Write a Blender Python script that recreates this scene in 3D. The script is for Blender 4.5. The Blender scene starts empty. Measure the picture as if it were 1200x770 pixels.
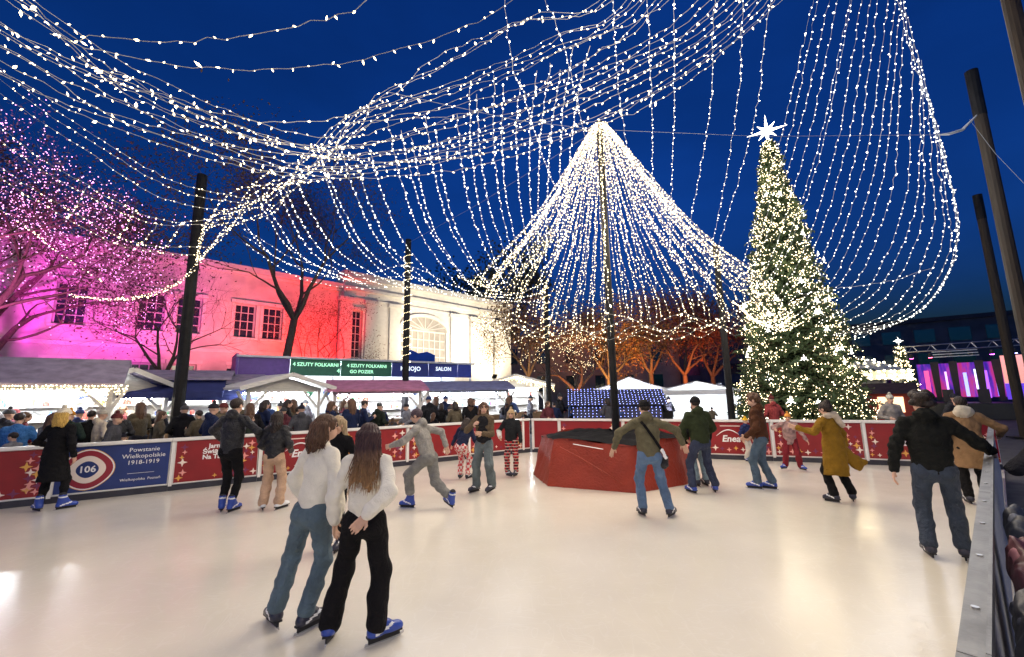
import bpy, math, random
import numpy as np
from mathutils import Vector, Matrix
PI = math.pi
random.seed(7); RNG = np.random.default_rng(7)
SC = bpy.context.scene
COL = SC.collection
rad = math.radians

# ------------------------------------------------------------------ camera, sky, exposure
F_PX, PITCH, ROLL, CAM_H = 490.0, rad(8.93), rad(-1.0), 1.88
cam_d = bpy.data.cameras.new('camera'); cam = bpy.data.objects.new('camera', cam_d); COL.objects.link(cam)
cam_d.sensor_fit = 'HORIZONTAL'; cam_d.sensor_width = 36.0; cam_d.lens = 36.0 * F_PX / 1200.0
cam_d.clip_start = 0.02; cam_d.clip_end = 2000
CAM_R = Matrix.Rotation(PI / 2 + PITCH, 3, 'X') @ Matrix.Rotation(ROLL, 3, 'Z')
cam.matrix_world = Matrix.Translation((0, 0, CAM_H)) @ CAM_R.to_4x4()
SC.camera = cam

world = bpy.data.worlds.new('World'); SC.world = world; world.use_nodes = True
wn = world.node_tree.nodes; wl = world.node_tree.links; wn.clear()
sky = wn.new('ShaderNodeTexSky'); sky.sky_type = 'NISHITA'; sky.sun_disc = False
sky.sun_elevation = rad(-1.5); sky.sun_rotation = rad(200); sky.ozone_density = 6.0; sky.air_density = 1.0; sky.dust_density = 0.3
tint = wn.new('ShaderNodeMix'); tint.data_type = 'RGBA'; tint.blend_type = 'MULTIPLY'; tint.inputs[0].default_value = 1.0
tint.inputs[7].default_value = (0.15, 1.05, 0.92, 1)
bg = wn.new('ShaderNodeBackground'); bg.inputs[1].default_value = 1.3
wo = wn.new('ShaderNodeOutputWorld')
cn = wn.new('ShaderNodeTexNoise'); cn.inputs['Scale'].default_value = 2.2; cn.inputs['Detail'].default_value = 6; ctc = wn.new('ShaderNodeTexCoord'); cmp_ = wn.new('ShaderNodeMapping'); cmp_.inputs['Scale'].default_value = (1, 1, 2.5)
wl.new(ctc.outputs['Generated'], cmp_.inputs[0]); wl.new(cmp_.outputs[0], cn.inputs['Vector'])
crm = wn.new('ShaderNodeMapRange'); crm.inputs['From Min'].default_value = .35; crm.inputs['From Max'].default_value = .7; crm.inputs['To Min'].default_value = .82; crm.inputs['To Max'].default_value = 1.15; wl.new(cn.outputs['Fac'], crm.inputs[0])
cvm = wn.new('ShaderNodeVectorMath'); cvm.operation = 'SCALE'      # thin uneven night cloud over the whole sky
wl.new(sky.outputs[0], tint.inputs[6]); wl.new(tint.outputs[2], cvm.inputs[0]); wl.new(crm.outputs[0], cvm.inputs['Scale']); wl.new(cvm.outputs[0], bg.inputs[0]); wl.new(bg.outputs[0], wo.inputs[0])
SC.view_settings.view_transform = 'Standard'; SC.view_settings.look = 'None'
SC.view_settings.exposure = 0.0; SC.view_settings.gamma = 1.0; SC.view_settings.use_curve_mapping = False
cy = SC.cycles
cy.use_denoising = True; cy.max_bounces = 4; cy.diffuse_bounces = 3; cy.glossy_bounces = 3; cy.transmission_bounces = 4
cy.transparent_max_bounces = 6; cy.sample_clamp_indirect = 3.0; cy.sample_clamp_direct = 0.0; cy.use_light_tree = True; cy.use_adaptive_sampling = True; cy.adaptive_threshold = 0.02
cy.caustics_reflective = False; cy.caustics_refractive = False

def ray(u, v):
    return CAM_R @ Vector(((u - 600) / F_PX, -(v - 385) / F_PX, -1.0))
def at(u, v, y):
    d = ray(u, v); return Vector((0, 0, CAM_H)) + d * (y / d.y)
def gnd(u, v, z=0.0):
    d = ray(u, v); return Vector((0, 0, CAM_H)) + d * ((z - CAM_H) / d.z)

# ------------------------------------------------------------------ materials
MATS = {}
def _nodes(name):
    m = bpy.data.materials.new(name); m.use_nodes = True
    nt = m.node_tree; b = nt.nodes['Principled BSDF']
    return m, nt, b
def mat(name, col, rough=0.8, var=0.15, scale=6.0, bump=0.0, bscale=60.0, metal=0.0, stretch=(1, 1, 1), spec=0.5, coat=0.0, sheen=0.0, fold=0.0):
    if name in MATS: return MATS[name]
    m, nt, b = _nodes(name)
    tc = nt.nodes.new('ShaderNodeTexCoord'); mp = nt.nodes.new('ShaderNodeMapping'); mp.inputs['Scale'].default_value = stretch
    nt.links.new(tc.outputs['Object'], mp.inputs[0])
    nz = nt.nodes.new('ShaderNodeTexNoise'); nz.inputs['Scale'].default_value = scale; nz.inputs['Detail'].default_value = 5
    nt.links.new(mp.outputs[0], nz.inputs['Vector'])
    rp = nt.nodes.new('ShaderNodeValToRGB'); rp.color_ramp.elements[0].position = 0.3; rp.color_ramp.elements[1].position = 0.72
    rp.color_ramp.elements[0].color = tuple(max(0, c * (1 - var)) for c in col[:3]) + (1,)
    rp.color_ramp.elements[1].color = tuple(min(1, c * (1 + var)) for c in col[:3]) + (1,)
    nt.links.new(nz.outputs['Fac'], rp.inputs[0]); nt.links.new(rp.outputs[0], b.inputs['Base Color'])
    b.inputs['Roughness'].default_value = rough; b.inputs['Metallic'].default_value = metal
    b.inputs['Specular IOR Level'].default_value = spec
    if coat: b.inputs['Coat Weight'].default_value = coat; b.inputs['Coat Roughness'].default_value = 0.15
    if sheen: b.inputs['Sheen Weight'].default_value = sheen
    if bump:
        n2 = nt.nodes.new('ShaderNodeTexNoise'); n2.inputs['Scale'].default_value = bscale; n2.inputs['Detail'].default_value = 3
        nt.links.new(mp.outputs[0], n2.inputs['Vector'])
        bp = nt.nodes.new('ShaderNodeBump'); bp.inputs['Strength'].default_value = bump; bp.inputs['Distance'].default_value = 0.01
        nt.links.new(n2.outputs['Fac'], bp.inputs['Height']); nt.links.new(bp.outputs[0], b.inputs['Normal'])
        if fold:      # creases in cloth
            n3 = nt.nodes.new('ShaderNodeTexNoise'); n3.inputs['Scale'].default_value = 9.0; n3.inputs['Detail'].default_value = 4; n3.inputs['Distortion'].default_value = 2.2
            nt.links.new(tc.outputs['Object'], n3.inputs['Vector'])
            b3 = nt.nodes.new('ShaderNodeBump'); b3.inputs['Strength'].default_value = fold; b3.inputs['Distance'].default_value = 0.06
            nt.links.new(n3.outputs['Fac'], b3.inputs['Height']); nt.links.new(b3.outputs[0], bp.inputs['Normal'])
    MATS[name] = m; return m
def emis(name, col, strength, sampling='AUTO'):
    if name in MATS: return MATS[name]
    m, nt, b = _nodes(name)
    b.inputs['Base Color'].default_value = (col[0] * .8, col[1] * .8, col[2] * .8, 1)
    b.inputs['Emission Color'].default_value = tuple(col) + (1,); b.inputs['Emission Strength'].default_value = strength
    b.inputs['Roughness'].default_value = 0.4
    m.cycles.emission_sampling = sampling
    MATS[name] = m; return m
def fabric(name, col, rough=0.9, knit=0.25): return mat('fabric_' + name, col, rough, 0.18, 9, knit, 160, spec=0.18, fold=.55)

def ice_mat():
    m, nt, b = _nodes('ice'); N = nt.nodes; L = nt.links
    tc = N.new('ShaderNodeTexCoord')
    n1 = N.new('ShaderNodeTexNoise'); n1.inputs['Scale'].default_value = 0.55; n1.inputs['Detail'].default_value = 6
    L.new(tc.outputs['Object'], n1.inputs['Vector'])
    r1 = N.new('ShaderNodeValToRGB'); r1.color_ramp.elements[0].color = (0.67, 0.63, 0.54, 1); r1.color_ramp.elements[1].color = (0.78, 0.74, 0.645, 1)
    r1.color_ramp.elements[0].position = .3; r1.color_ramp.elements[1].position = .7
    L.new(n1.outputs['Fac'], r1.inputs[0])
    # skate scratches: thin voronoi cracks stretched in two directions
    hs = []
    for k, (sx, sy, rz_) in enumerate(((1.2, 4.2, .5), (3.9, 1.1, .2), (1.3, 5.0, -.5))):
        mp = N.new('ShaderNodeMapping'); mp.inputs['Scale'].default_value = (sx, sy, 1); mp.inputs['Rotation'].default_value = (0, 0, rz_)
        L.new(tc.outputs['Object'], mp.inputs[0])
        nd = N.new('ShaderNodeTexNoise'); nd.inputs['Scale'].default_value = .9; nd.inputs['Detail'].default_value = 1.5; L.new(mp.outputs[0], nd.inputs['Vector'])
        ms = N.new('ShaderNodeMath'); ms.operation = 'MULTIPLY'; ms.inputs[1].default_value = 9.0; L.new(nd.outputs['Fac'], ms.inputs[0])
        fr = N.new('ShaderNodeMath'); fr.operation = 'FRACT'; L.new(ms.outputs[0], fr.inputs[0])
        rr = N.new('ShaderNodeValToRGB'); e = rr.color_ramp.elements; e[0].color = (0, 0, 0, 1); e[1].color = (0, 0, 0, 1); e[0].position = .44; e[1].position = .56; q = e.new(.5); q.color = (1, 1, 1, 1)
        L.new(fr.outputs[0], rr.inputs[0]); hs.append(rr)
    a = N.new('ShaderNodeMath'); a.operation = 'MAXIMUM'; L.new(hs[0].outputs[0], a.inputs[0]); L.new(hs[1].outputs[0], a.inputs[1])
    a2 = N.new('ShaderNodeMath'); a2.operation = 'MAXIMUM'; L.new(a.outputs[0], a2.inputs[0]); L.new(hs[2].outputs[0], a2.inputs[1])
    mixc = N.new('ShaderNodeMix'); mixc.data_type = 'RGBA'; mixc.inputs[7].default_value = (0.88, 0.87, 0.84, 1)
    fm = N.new('ShaderNodeMath'); fm.operation = 'MULTIPLY'; fm.inputs[1].default_value = .14; L.new(a2.outputs[0], fm.inputs[0])
    L.new(fm.outputs[0], mixc.inputs[0]); L.new(r1.outputs[0], mixc.inputs[6]); L.new(mixc.outputs[2], b.inputs['Base Color'])
    n3 = N.new('ShaderNodeTexNoise'); n3.inputs['Scale'].default_value = 2.2; n3.inputs['Detail'].default_value = 4; L.new(tc.outputs['Object'], n3.inputs['Vector'])
    mr = N.new('ShaderNodeMapRange'); mr.inputs['To Min'].default_value = .12; mr.inputs['To Max'].default_value = .24; L.new(n3.outputs['Fac'], mr.inputs[0]); L.new(mr.outputs[0], b.inputs['Roughness'])
    bp = N.new('ShaderNodeBump'); bp.inputs['Strength'].default_value = .12; bp.inputs['Distance'].default_value = .004
    L.new(a2.outputs[0], bp.inputs['Height']); L.new(bp.outputs[0], b.inputs['Normal'])
    b.inputs['IOR'].default_value = 1.5
    return m
def check_mat(name, c1, c2, scale, c3=None):
    m, nt, b = _nodes(name); N = nt.nodes; L = nt.links
    tc = N.new('ShaderNodeTexCoord'); ck = N.new('ShaderNodeTexChecker'); ck.inputs['Scale'].default_value = scale
    ck.inputs['Color1'].default_value = c1 + (1,); ck.inputs['Color2'].default_value = c2 + (1,)
    mp = N.new('ShaderNodeMapping'); mp.inputs['Rotation'].default_value = (.3, .2, .6); L.new(tc.outputs['Object'], mp.inputs[0])
    L.new(mp.outputs[0], ck.inputs['Vector'])
    if c3:
        wv = N.new('ShaderNodeTexWave'); wv.bands_direction = 'Z'; wv.inputs['Scale'].default_value = scale * .32
        L.new(tc.outputs['Object'], wv.inputs['Vector'])
        rp = N.new('ShaderNodeValToRGB'); rp.color_ramp.elements[0].position = .86; rp.color_ramp.elements[1].position = .92
        L.new(wv.outputs['Fac'], rp.inputs[0]); mx = N.new('ShaderNodeMix'); mx.data_type = 'RGBA'
        L.new(rp.outputs[0], mx.inputs[0]); L.new(ck.outputs[0], mx.inputs[6]); mx.inputs[7].default_value = c3 + (1,)
        L.new(mx.outputs[2], b.inputs['Base Color'])
    else: L.new(ck.outputs[0], b.inputs['Base Color'])
    b.inputs['Roughness'].default_value = .9
    return m
def hair_mat(name, dark, light, z0, z1, light_end=None):
    m, nt, b = _nodes(name); N = nt.nodes; L = nt.links
    tc = N.new('ShaderNodeTexCoord'); mp = N.new('ShaderNodeMapping'); mp.inputs['Scale'].default_value = (60, 60, 5); L.new(tc.outputs['Object'], mp.inputs[0])
    nz = N.new('ShaderNodeTexNoise'); nz.inputs['Scale'].default_value = 1.6; nz.inputs['Detail'].default_value = 3; L.new(mp.outputs[0], nz.inputs['Vector'])
    rp = N.new('ShaderNodeValToRGB'); rp.color_ramp.elements[0].color = dark + (1,); rp.color_ramp.elements[1].color = light + (1,)
    rp.color_ramp.elements[0].position = .35; rp.color_ramp.elements[1].position = .7; L.new(nz.outputs['Fac'], rp.inputs[0])
    out = rp.outputs[0]
    if light_end:   # hair dyed lighter towards the tips
        sp = N.new('ShaderNodeSeparateXYZ'); L.new(tc.outputs['Object'], sp.inputs[0])
        mr = N.new('ShaderNodeMapRange'); mr.inputs['From Min'].default_value = z1; mr.inputs['From Max'].default_value = z0; L.new(sp.outputs['Z'], mr.inputs[0])
        mu = N.new('ShaderNodeMath'); mu.operation = 'MULTIPLY'; L.new(mr.outputs[0], mu.inputs[0]); L.new(nz.outputs['Fac'], mu.inputs[1])
        m2 = N.new('ShaderNodeMath'); m2.operation = 'MULTIPLY'; m2.inputs[1].default_value = 1.7; m2.use_clamp = True; L.new(mu.outputs[0], m2.inputs[0])
        mx = N.new('ShaderNodeMix'); mx.data_type = 'RGBA'; L.new(m2.outputs[0], mx.inputs[0]); L.new(out, mx.inputs[6]); mx.inputs[7].default_value = light_end + (1,); out = mx.outputs[2]
    L.new(out, b.inputs['Base Color']); b.inputs['Roughness'].default_value = .5; b.inputs['Specular IOR Level'].default_value = .3
    bp = N.new('ShaderNodeBump'); bp.inputs['Strength'].default_value = .6; bp.inputs['Distance'].default_value = .006; L.new(nz.outputs['Fac'], bp.inputs['Height']); L.new(bp.outputs[0], b.inputs['Normal'])
    return m

# ------------------------------------------------------------------ object helpers
def tag(o, label=None, cat=None, group=None, kind=None):
    if label: o['label'] = label
    if cat: o['category'] = cat
    if group: o['group'] = group
    if kind: o['kind'] = kind
    return o
def link(name, me, parent=None):
    o = bpy.data.objects.new(name, me); COL.objects.link(o)
    if parent: o.parent = parent
    return o
def empty(name, loc=(0, 0, 0), rz=0.0):
    o = bpy.data.objects.new(name, None); COL.objects.link(o); o.location = loc; o.rotation_euler = (0, 0, rz); o.empty_display_size = .2
    return o
def mesh(name, V, F, mats, mi=None, smooth=False):
    me = bpy.data.meshes.new(name)
    if isinstance(F, np.ndarray):
        n = F.shape[1]; V = np.asarray(V, dtype=np.float32)
        me.vertices.add(len(V)); me.vertices.foreach_set('co', V.ravel())
        me.loops.add(F.size); me.loops.foreach_set('vertex_index', F.ravel().astype(np.int32))
        me.polygons.add(len(F)); me.polygons.foreach_set('loop_start', np.arange(0, F.size, n, dtype=np.int32))
        me.update(calc_edges=True)
    else:
        me.from_pydata([tuple(v) for v in V], [], F); me.update()
    for m in (mats if isinstance(mats, (list, tuple)) else [mats]): me.materials.append(m)
    if mi is not None: me.polygons.foreach_set('material_index', np.asarray(mi, dtype=np.int32))
    if smooth: me.polygons.foreach_set('use_smooth', np.ones(len(me.polygons), dtype=bool))
    return me
def copy_tree(o, parent=None):
    c = o.copy(); COL.objects.link(c); c.parent = parent
    for ch in list(o.children): copy_tree(ch, c)
    return c

class MB:
    def __init__(s): s.V = []; s.F = []; s.M = []
    def face(s, pts, m=0):
        i = len(s.V); s.V += [tuple(p) for p in pts]; s.F.append(list(range(i, i + len(pts)))); s.M.append(m)
    def box(s, c, size, R=None, m=0):
        i = len(s.V); c = Vector(c); hx, hy, hz = size[0] / 2, size[1] / 2, size[2] / 2
        for x in (-hx, hx):
            for y in (-hy, hy):
                for z in (-hz, hz):
                    p = Vector((x, y, z))
                    if R is not None: p = R @ p
                    s.V.append(tuple(c + p))
        for f in ((0, 1, 3, 2), (4, 6, 7, 5), (0, 4, 5, 1), (2, 3, 7, 6), (0, 2, 6, 4), (1, 5, 7, 3)): s.F.append([i + k for k in f]); s.M.append(m)
        return s
    def bar(s, a, b, w, h, m=0, up=(0, 0, 1)):
        a = Vector(a); b = Vector(b); d = (b - a); L = d.length; d.normalize(); up = Vector(up)
        if abs(d.dot(up)) > .98: up = Vector((1, 0, 0))
        x = d.cross(up).normalized(); z = x.cross(d).normalized()
        R = Matrix((x, d, z)).transposed()
        return s.box((a + b) / 2, (w, L, h), R, m)
    def tube(s, pts, rs, n=6, m=0, cap=True):
        pts = [Vector(p) for p in pts]; i0 = len(s.V); prev = None
        for k, p in enumerate(pts):
            d = (pts[min(k + 1, len(pts) - 1)] - pts[max(k - 1, 0)]).normalized()
            ref = Vector((0, 0, 1)) if abs(d.z) < .9 else Vector((1, 0, 0))
            x = d.cross(ref).normalized() if prev is None else (prev - d * prev.dot(d)).normalized()
            prev = x; y = d.cross(x)
            r = rs[k] if hasattr(rs, '__len__') else rs
            for q in range(n):
                a = 2 * PI * q / n; s.V.append(tuple(p + (x * math.cos(a) + y * math.sin(a)) * r))
        for k in range(len(pts) - 1):
            for q in range(n):
                a = i0 + k * n + q; b = i0 + k * n + (q + 1) % n
                s.F.append([a, b, b + n, a + n]); s.M.append(m)
        if cap:
            s.F.append([i0 + q for q in range(n)][::-1]); s.M.append(m)
            e = i0 + (len(pts) - 1) * n; s.F.append([e + q for q in range(n)]); s.M.append(m)
        return s
    def prism(s, poly, off, m=0):
        off = Vector(off); n = len(poly); i = len(s.V); s.V += [tuple(p) for p in poly] + [tuple(Vector(p) + off) for p in poly]
        s.F.append(list(range(i, i + n))[::-1]); s.F.append(list(range(i + n, i + 2 * n))); s.M += [m, m]
        for k in range(n): s.F.append([i + k, i + (k + 1) % n, i + n + (k + 1) % n, i + n + k]); s.M.append(m)
        return s
    def build(s, name, mats, parent=None, smooth=False):
        return link(name, mesh(name, s.V, s.F, mats, s.M, smooth), parent)

_txt = {}
def text_mesh(body, size, material, shear=0.0, align='CENTER', bold=0.0):
    cu = bpy.data.curves.new('txt', 'FONT'); cu.body = body; cu.size = size; cu.align_x = align; cu.align_y = 'CENTER'; cu.resolution_u = 2
    cu.shear = shear; cu.offset = bold; cu.extrude = .0015
    o = bpy.data.objects.new('txt', cu); COL.objects.link(o)
    dg = bpy.context.evaluated_depsgraph_get(); me = bpy.data.meshes.new_from_object(o.evaluated_get(dg))
    bpy.data.objects.remove(o); bpy.data.curves.remove(cu)
    me.materials.clear(); me.materials.append(material); return me
def text(name, body, size, material, parent, M, **k):
    o = link(name, text_mesh(body, size, material, **k), parent); o.matrix_local = M; return o

# ------------------------------------------------------------------ strings of lights
OCT_V = np.array([[1, 0, 0], [-1, 0, 0], [0, 1, 0], [0, -1, 0], [0, 0, 1], [0, 0, -1]], dtype=np.float32)
OCT_F = np.array([[0, 2, 4], [2, 1, 4], [1, 3, 4], [3, 0, 4], [2, 0, 5], [1, 2, 5], [3, 1, 5], [0, 3, 5]])
def bulbs_mesh(name, P, D, r, ln, material):
    """P positions, D directions (n,3): small pointed bulbs"""
    P = np.asarray(P, dtype=np.float32); D = np.asarray(D, dtype=np.float32); n = len(P)
    D = D / np.linalg.norm(D, axis=1, keepdims=True)
    ref = np.where(np.abs(D[:, 2:3]) < .9, np.array([[0, 0, 1.]]), np.array([[1., 0, 0]]))
    X = np.cross(D, ref); X /= np.linalg.norm(X, axis=1, keepdims=True); Y = np.cross(D, X)
    r = np.broadcast_to(np.asarray(r, dtype=np.float32), (n,))[:, None, None]; ln = np.broadcast_to(np.asarray(ln, dtype=np.float32), (n,))[:, None, None]
    V = P[:, None, :] + OCT_V[None, :, 0:1] * r * X[:, None] + OCT_V[None, :, 1:2] * r * Y[:, None] + (OCT_V[None, :, 2:3] + .8) * ln * D[:, None]
    Fc = OCT_F[None] + (np.arange(n) * 6)[:, None, None]
    return mesh(name, V.reshape(-1, 3), Fc.reshape(-1, 3), material)
def spline(pts, step=0.12):
    P = np.array([list(p) for p in pts], dtype=float)
    P = np.vstack([2 * P[0] - P[1], P, 2 * P[-1] - P[-2]])
    out = []
    for i in range(1, len(P) - 2):
        p0, p1, p2, p3 = P[i - 1:i + 3]; n = max(3, int(np.linalg.norm(p2 - p1) / step))
        t = np.linspace(0, 1, n, endpoint=False)[:, None]
        out.append(.5 * (2 * p1 + (p2 - p0) * t + (2 * p0 - 5 * p1 + 4 * p2 - p3) * t ** 2 + (3 * p1 - p0 - 3 * p2 + p3) * t ** 3))
    out.append(P[-2][None]); return np.vstack(out)
def wire_arrays(C, r):
    T = np.gradient(C, axis=0); T /= np.linalg.norm(T, axis=1, keepdims=True) + 1e-9
    ref = np.where(np.abs(T[:, 2:3]) < .9, np.array([[0, 0, 1.]]), np.array([[1., 0, 0]]))
    X = np.cross(T, ref); X /= np.linalg.norm(X, axis=1, keepdims=True); Y = np.cross(T, X)
    V = np.stack([C + X * r, C + Y * r, C - X * r, C - Y * r], 1).reshape(-1, 3)
    n = len(C); i = np.arange(n - 1)[:, None] * 4; q = np.arange(4)[None]
    Fq = np.stack([i + q, i + (q + 1) % 4, i + 4 + (q + 1) % 4, i + 4 + q], -1).reshape(-1, 4)
    return V, Fq
def walk(C, sp, jit=.25):
    d = np.concatenate([[0], np.cumsum(np.linalg.norm(np.diff(C, axis=0), axis=1))])
    s = np.arange(sp * RNG.random(), d[-1], sp); s = np.clip(s + RNG.normal(0, jit * sp, len(s)), 0, d[-1])
    return np.stack([np.interp(s, d, C[:, k]) for k in range(3)], 1)
def light_string(pts, label, group, sp=.16, r=.017, ln=.03, wr=.006, bulb='bulb', wire='cable', parent=None, step=.15, wob=.012, watts=3.2, lamps=True):
    C = spline(pts, step); C = C + RNG.normal(0, wob, C.shape)
    V, Fq = wire_arrays(C, wr); w = link('light_string', mesh('light_string', V, Fq, MATS[wire]), parent)
    if parent is None: tag(w, label, 'string lights', group)
    P = walk(C, sp); D = RNG.normal(0, 1, P.shape); D[:, 2] -= .5
    rr = np.where(RNG.random(len(P)) < .05, 1.8, 1.1) * RNG.uniform(.7, 1.25, len(P))
    b = link('bulbs', bulbs_mesh('bulbs', P, D, r * rr, ln * rr, MATS[bulb]), w); b['kind'] = 'stuff'
    if lamps and watts:      # the light that the bulbs of this string give off, as lamps strung along it
        dd = np.concatenate([[0], np.cumsum(np.linalg.norm(np.diff(C, axis=0), axis=1))]); n = max(1, int(round(dd[-1] / 5.0)))
        key = 'lamp_%s_%d' % (bulb, round(watts * dd[-1] / n))
        ld = bpy.data.lights.get(key)
        if ld is None: ld = bpy.data.lights.new(key, 'POINT'); ld.energy = watts * dd[-1] / n; ld.color = LAMPC[bulb]; ld.shadow_soft_size = .9
        for k in range(n):
            s_ = dd[-1] * (k + .5) / n; lo = link('lamp', ld, w); lo.location = [float(np.interp(s_, dd, C[:, q])) for q in range(3)]
    return w

LAMPC = {'bulb': (1.0, .83, .62), 'bulb_cool': (.95, .95, .95)}
emis('bulb', (1.0, .80, .46), 9.0, 'NONE')
emis('bulb_cool', (1.0, .94, .80), 9.0, 'NONE')
emis('bulb_tree', (1.0, .80, .48), 11.0, 'NONE')
emis('bulb_pink', (1.0, .40, .85), 5.0, 'NONE')
mat('cable', (.36, .37, .38), .6, .1)
mat('cable_dark', (.05, .05, .06), .6, .1)

# ------------------------------------------------------------------ people: signed-distance bodies meshed by surface nets
def v3(*a): return np.array(a, dtype=float)
def cap(a, b, ra, rb=None, flat=None, k=1.0, m=0): return ('c', v3(*a), v3(*b), ra, ra if rb is None else rb, flat, k, m)
def capc(a, b, ra, rb=None, flat=None, k=1.0, m=0, drop=.012): return ('c', v3(*a), v3(*b), ra, ra if rb is None else rb, flat, k, m, drop)   # flat lower end at a
def ell(c, r, A=None, m=0): return ('e', v3(*c), np.eye(3) if A is None else np.array(A), v3(*r), None, None, None, m)
def prim_d(p, P):
    if p[0] == 'c':
        _, a, b, ra, rb, flat, k, _ = p[:8]
        ab = b - a; L2 = ab @ ab + 1e-12
        t = np.clip((P - a) @ ab / L2, 0, 1)
        w = P - (a + t[:, None] * ab)
        if flat is not None:
            f = np.asarray(flat); wf = w @ f; w = w + f * (wf * (1 / k - 1))[:, None]
        d = np.sqrt((w * w).sum(1)) - (ra + (rb - ra) * t)
        if len(p) > 8: d = np.maximum(d, -((P - a) @ (ab / math.sqrt(L2))) - p[8])
        return d
    _, c, A, r = p[:4]
    q = (P - c) @ A.T; k0 = np.sqrt(((q / r) ** 2).sum(1)); k1 = np.sqrt(((q / r ** 2) ** 2).sum(1)) + 1e-9
    return k0 * (k0 - 1) / k1
def prim_box(p):
    if p[0] == 'c': r = max(p[3], p[4]); return np.minimum(p[1], p[2]) - r, np.maximum(p[1], p[2]) + r
    r = p[3].max(); return p[1] - r, p[1] + r
CORN = np.array([[i, j, k] for i in (0, 1) for j in (0, 1) for k in (0, 1)])
EDGES = [(a, b) for a in range(8) for b in range(a + 1, 8) if np.abs(CORN[a] - CORN[b]).sum() == 1]
def nets(prims, h, sm=.03, cuts=(), noise=None, clip=None):
    """surface of the smooth union of prims minus cuts; returns V, F(quads), material per face"""
    lo = np.min([prim_box(p)[0] for p in prims], 0) - 2.5 * h; hi = np.max([prim_box(p)[1] for p in prims], 0) + 2.5 * h
    n = np.ceil((hi - lo) / h).astype(int) + 1
    ax = [lo[k] + h * np.arange(n[k]) for k in range(3)]
    D = np.full(tuple(n), 9.0, dtype=np.float32)
    pad = max(.09, 3 * sm)
    for p in prims:
        a, b = prim_box(p)
        i0 = np.maximum(((a - pad - lo) / h).astype(int), 0); i1 = np.minimum(((b + pad - lo) / h).astype(int) + 2, n)
        g = np.stack(np.meshgrid(*[ax[k][i0[k]:i1[k]] for k in range(3)], indexing='ij'), -1); sh = g.shape[:3]
        d = prim_d(p, g.reshape(-1, 3)).reshape(sh).astype(np.float32)
        s = (slice(i0[0], i1[0]), slice(i0[1], i1[1]), slice(i0[2], i1[2])); o = D[s]
        hh = np.clip(.5 + .5 * (o - d) / sm, 0, 1); D[s] = o * (1 - hh) + d * hh - sm * hh * (1 - hh)
    near = np.abs(D) < .1
    if noise is not None or clip is not None or cuts:
        I = np.argwhere(near); P = lo + I * h; val = D[near]
        if noise is not None: val = val + noise(P)
        for c in cuts: val = np.maximum(val, -prim_d(c, P))
        if clip is not None: val = np.maximum(val, clip(P))
        D[near] = val
        if clip is not None:
            far = D < -.05
            if far.any():
                P2 = lo + np.argwhere(far) * h; D[far] = np.maximum(D[far], clip(P2))
    ins = D < 0
    c8 = [ins[c[0]:n[0] - 1 + c[0], c[1]:n[1] - 1 + c[1], c[2]:n[2] - 1 + c[2]] for c in CORN]
    cnt = sum(c.astype(np.int8) for c in c8); act = (cnt > 0) & (cnt < 8)
    idx = np.full(act.shape, -1, dtype=np.int64); I = np.argwhere(act); idx[act] = np.arange(len(I))
    vals = np.stack([D[I[:, 0] + c[0], I[:, 1] + c[1], I[:, 2] + c[2]] for c in CORN], 1)
    S = np.zeros((len(I), 3)); K = np.zeros(len(I))
    for a, b in EDGES:
        va, vb = vals[:, a], vals[:, b]; x = (va < 0) != (vb < 0)
        t = np.where(x, va / np.where(x, va - vb, 1), 0)[:, None]
        S += np.where(x[:, None], CORN[a] + t * (CORN[b] - CORN[a]), 0); K += x
    V = lo + (I + S / K[:, None]) * h
    Fs = []
    for axis in range(3):
        sl0 = [slice(0, n[k]) for k in range(3)]; sl1 = list(sl0); sl0[axis] = slice(0, n[axis] - 1); sl1[axis] = slice(1, n[axis])
        A, B = ins[tuple(sl0)], ins[tuple(sl1)]; X = np.argwhere(A != B)
        u, w = [(1, 2), (2, 0), (0, 1)][axis]
        ok = (X[:, u] > 0) & (X[:, w] > 0) & (X[:, u] < n[u] - 1) & (X[:, w] < n[w] - 1); X = X[ok]
        if not len(X): continue
        fl = A[tuple(X.T)]
        def cell(du, dw):
            Y = X.copy(); Y[:, u] -= du; Y[:, w] -= dw; return idx[tuple(Y.T)]
        q = np.stack([cell(1, 1), cell(0, 1), cell(0, 0), cell(1, 0)], 1)
        q[~fl] = q[~fl][:, ::-1]; Fs.append(q)
    Fq = np.vstack(Fs); Fq = Fq[(Fq >= 0).all(1)]
    ms = [p[7] for p in prims]; mi = None
    if len(set(ms)) > 1:
        ctr = V[Fq].mean(1); dd = np.stack([prim_d(p, ctr) for p in prims], 1); mi = np.array(ms)[dd.argmin(1)]
    else: mi = np.zeros(len(Fq), int)
    return V, Fq, mi
def joinm(parts):
    V = []; Fq = []; M = []; o = 0
    for a, b, c in parts: V.append(a); Fq.append(b + o); M.append(c); o += len(a)
    return np.vstack(V), np.vstack(Fq), np.concatenate(M)
def folds(seed, amp=.006, f=1.0, vert=1.0):
    r = np.random.default_rng(seed); K = r.normal(0, 1, (7, 3)) * np.array([22, 22, 26 * vert]) * f; ph = r.random(7) * 6.28
    def fn(P):
        w = P + .02 * np.sin(P[:, [1, 2, 0]] * 17 + seed)
        s = np.sin(w @ K.T + ph)
        return (amp * (s[:, 0] * s[:, 1] + .7 * s[:, 2] * s[:, 3] + .5 * np.abs(s[:, 4]) - .3 + .3 * s[:, 5] * s[:, 6])).astype(np.float32)
    return fn
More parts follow.
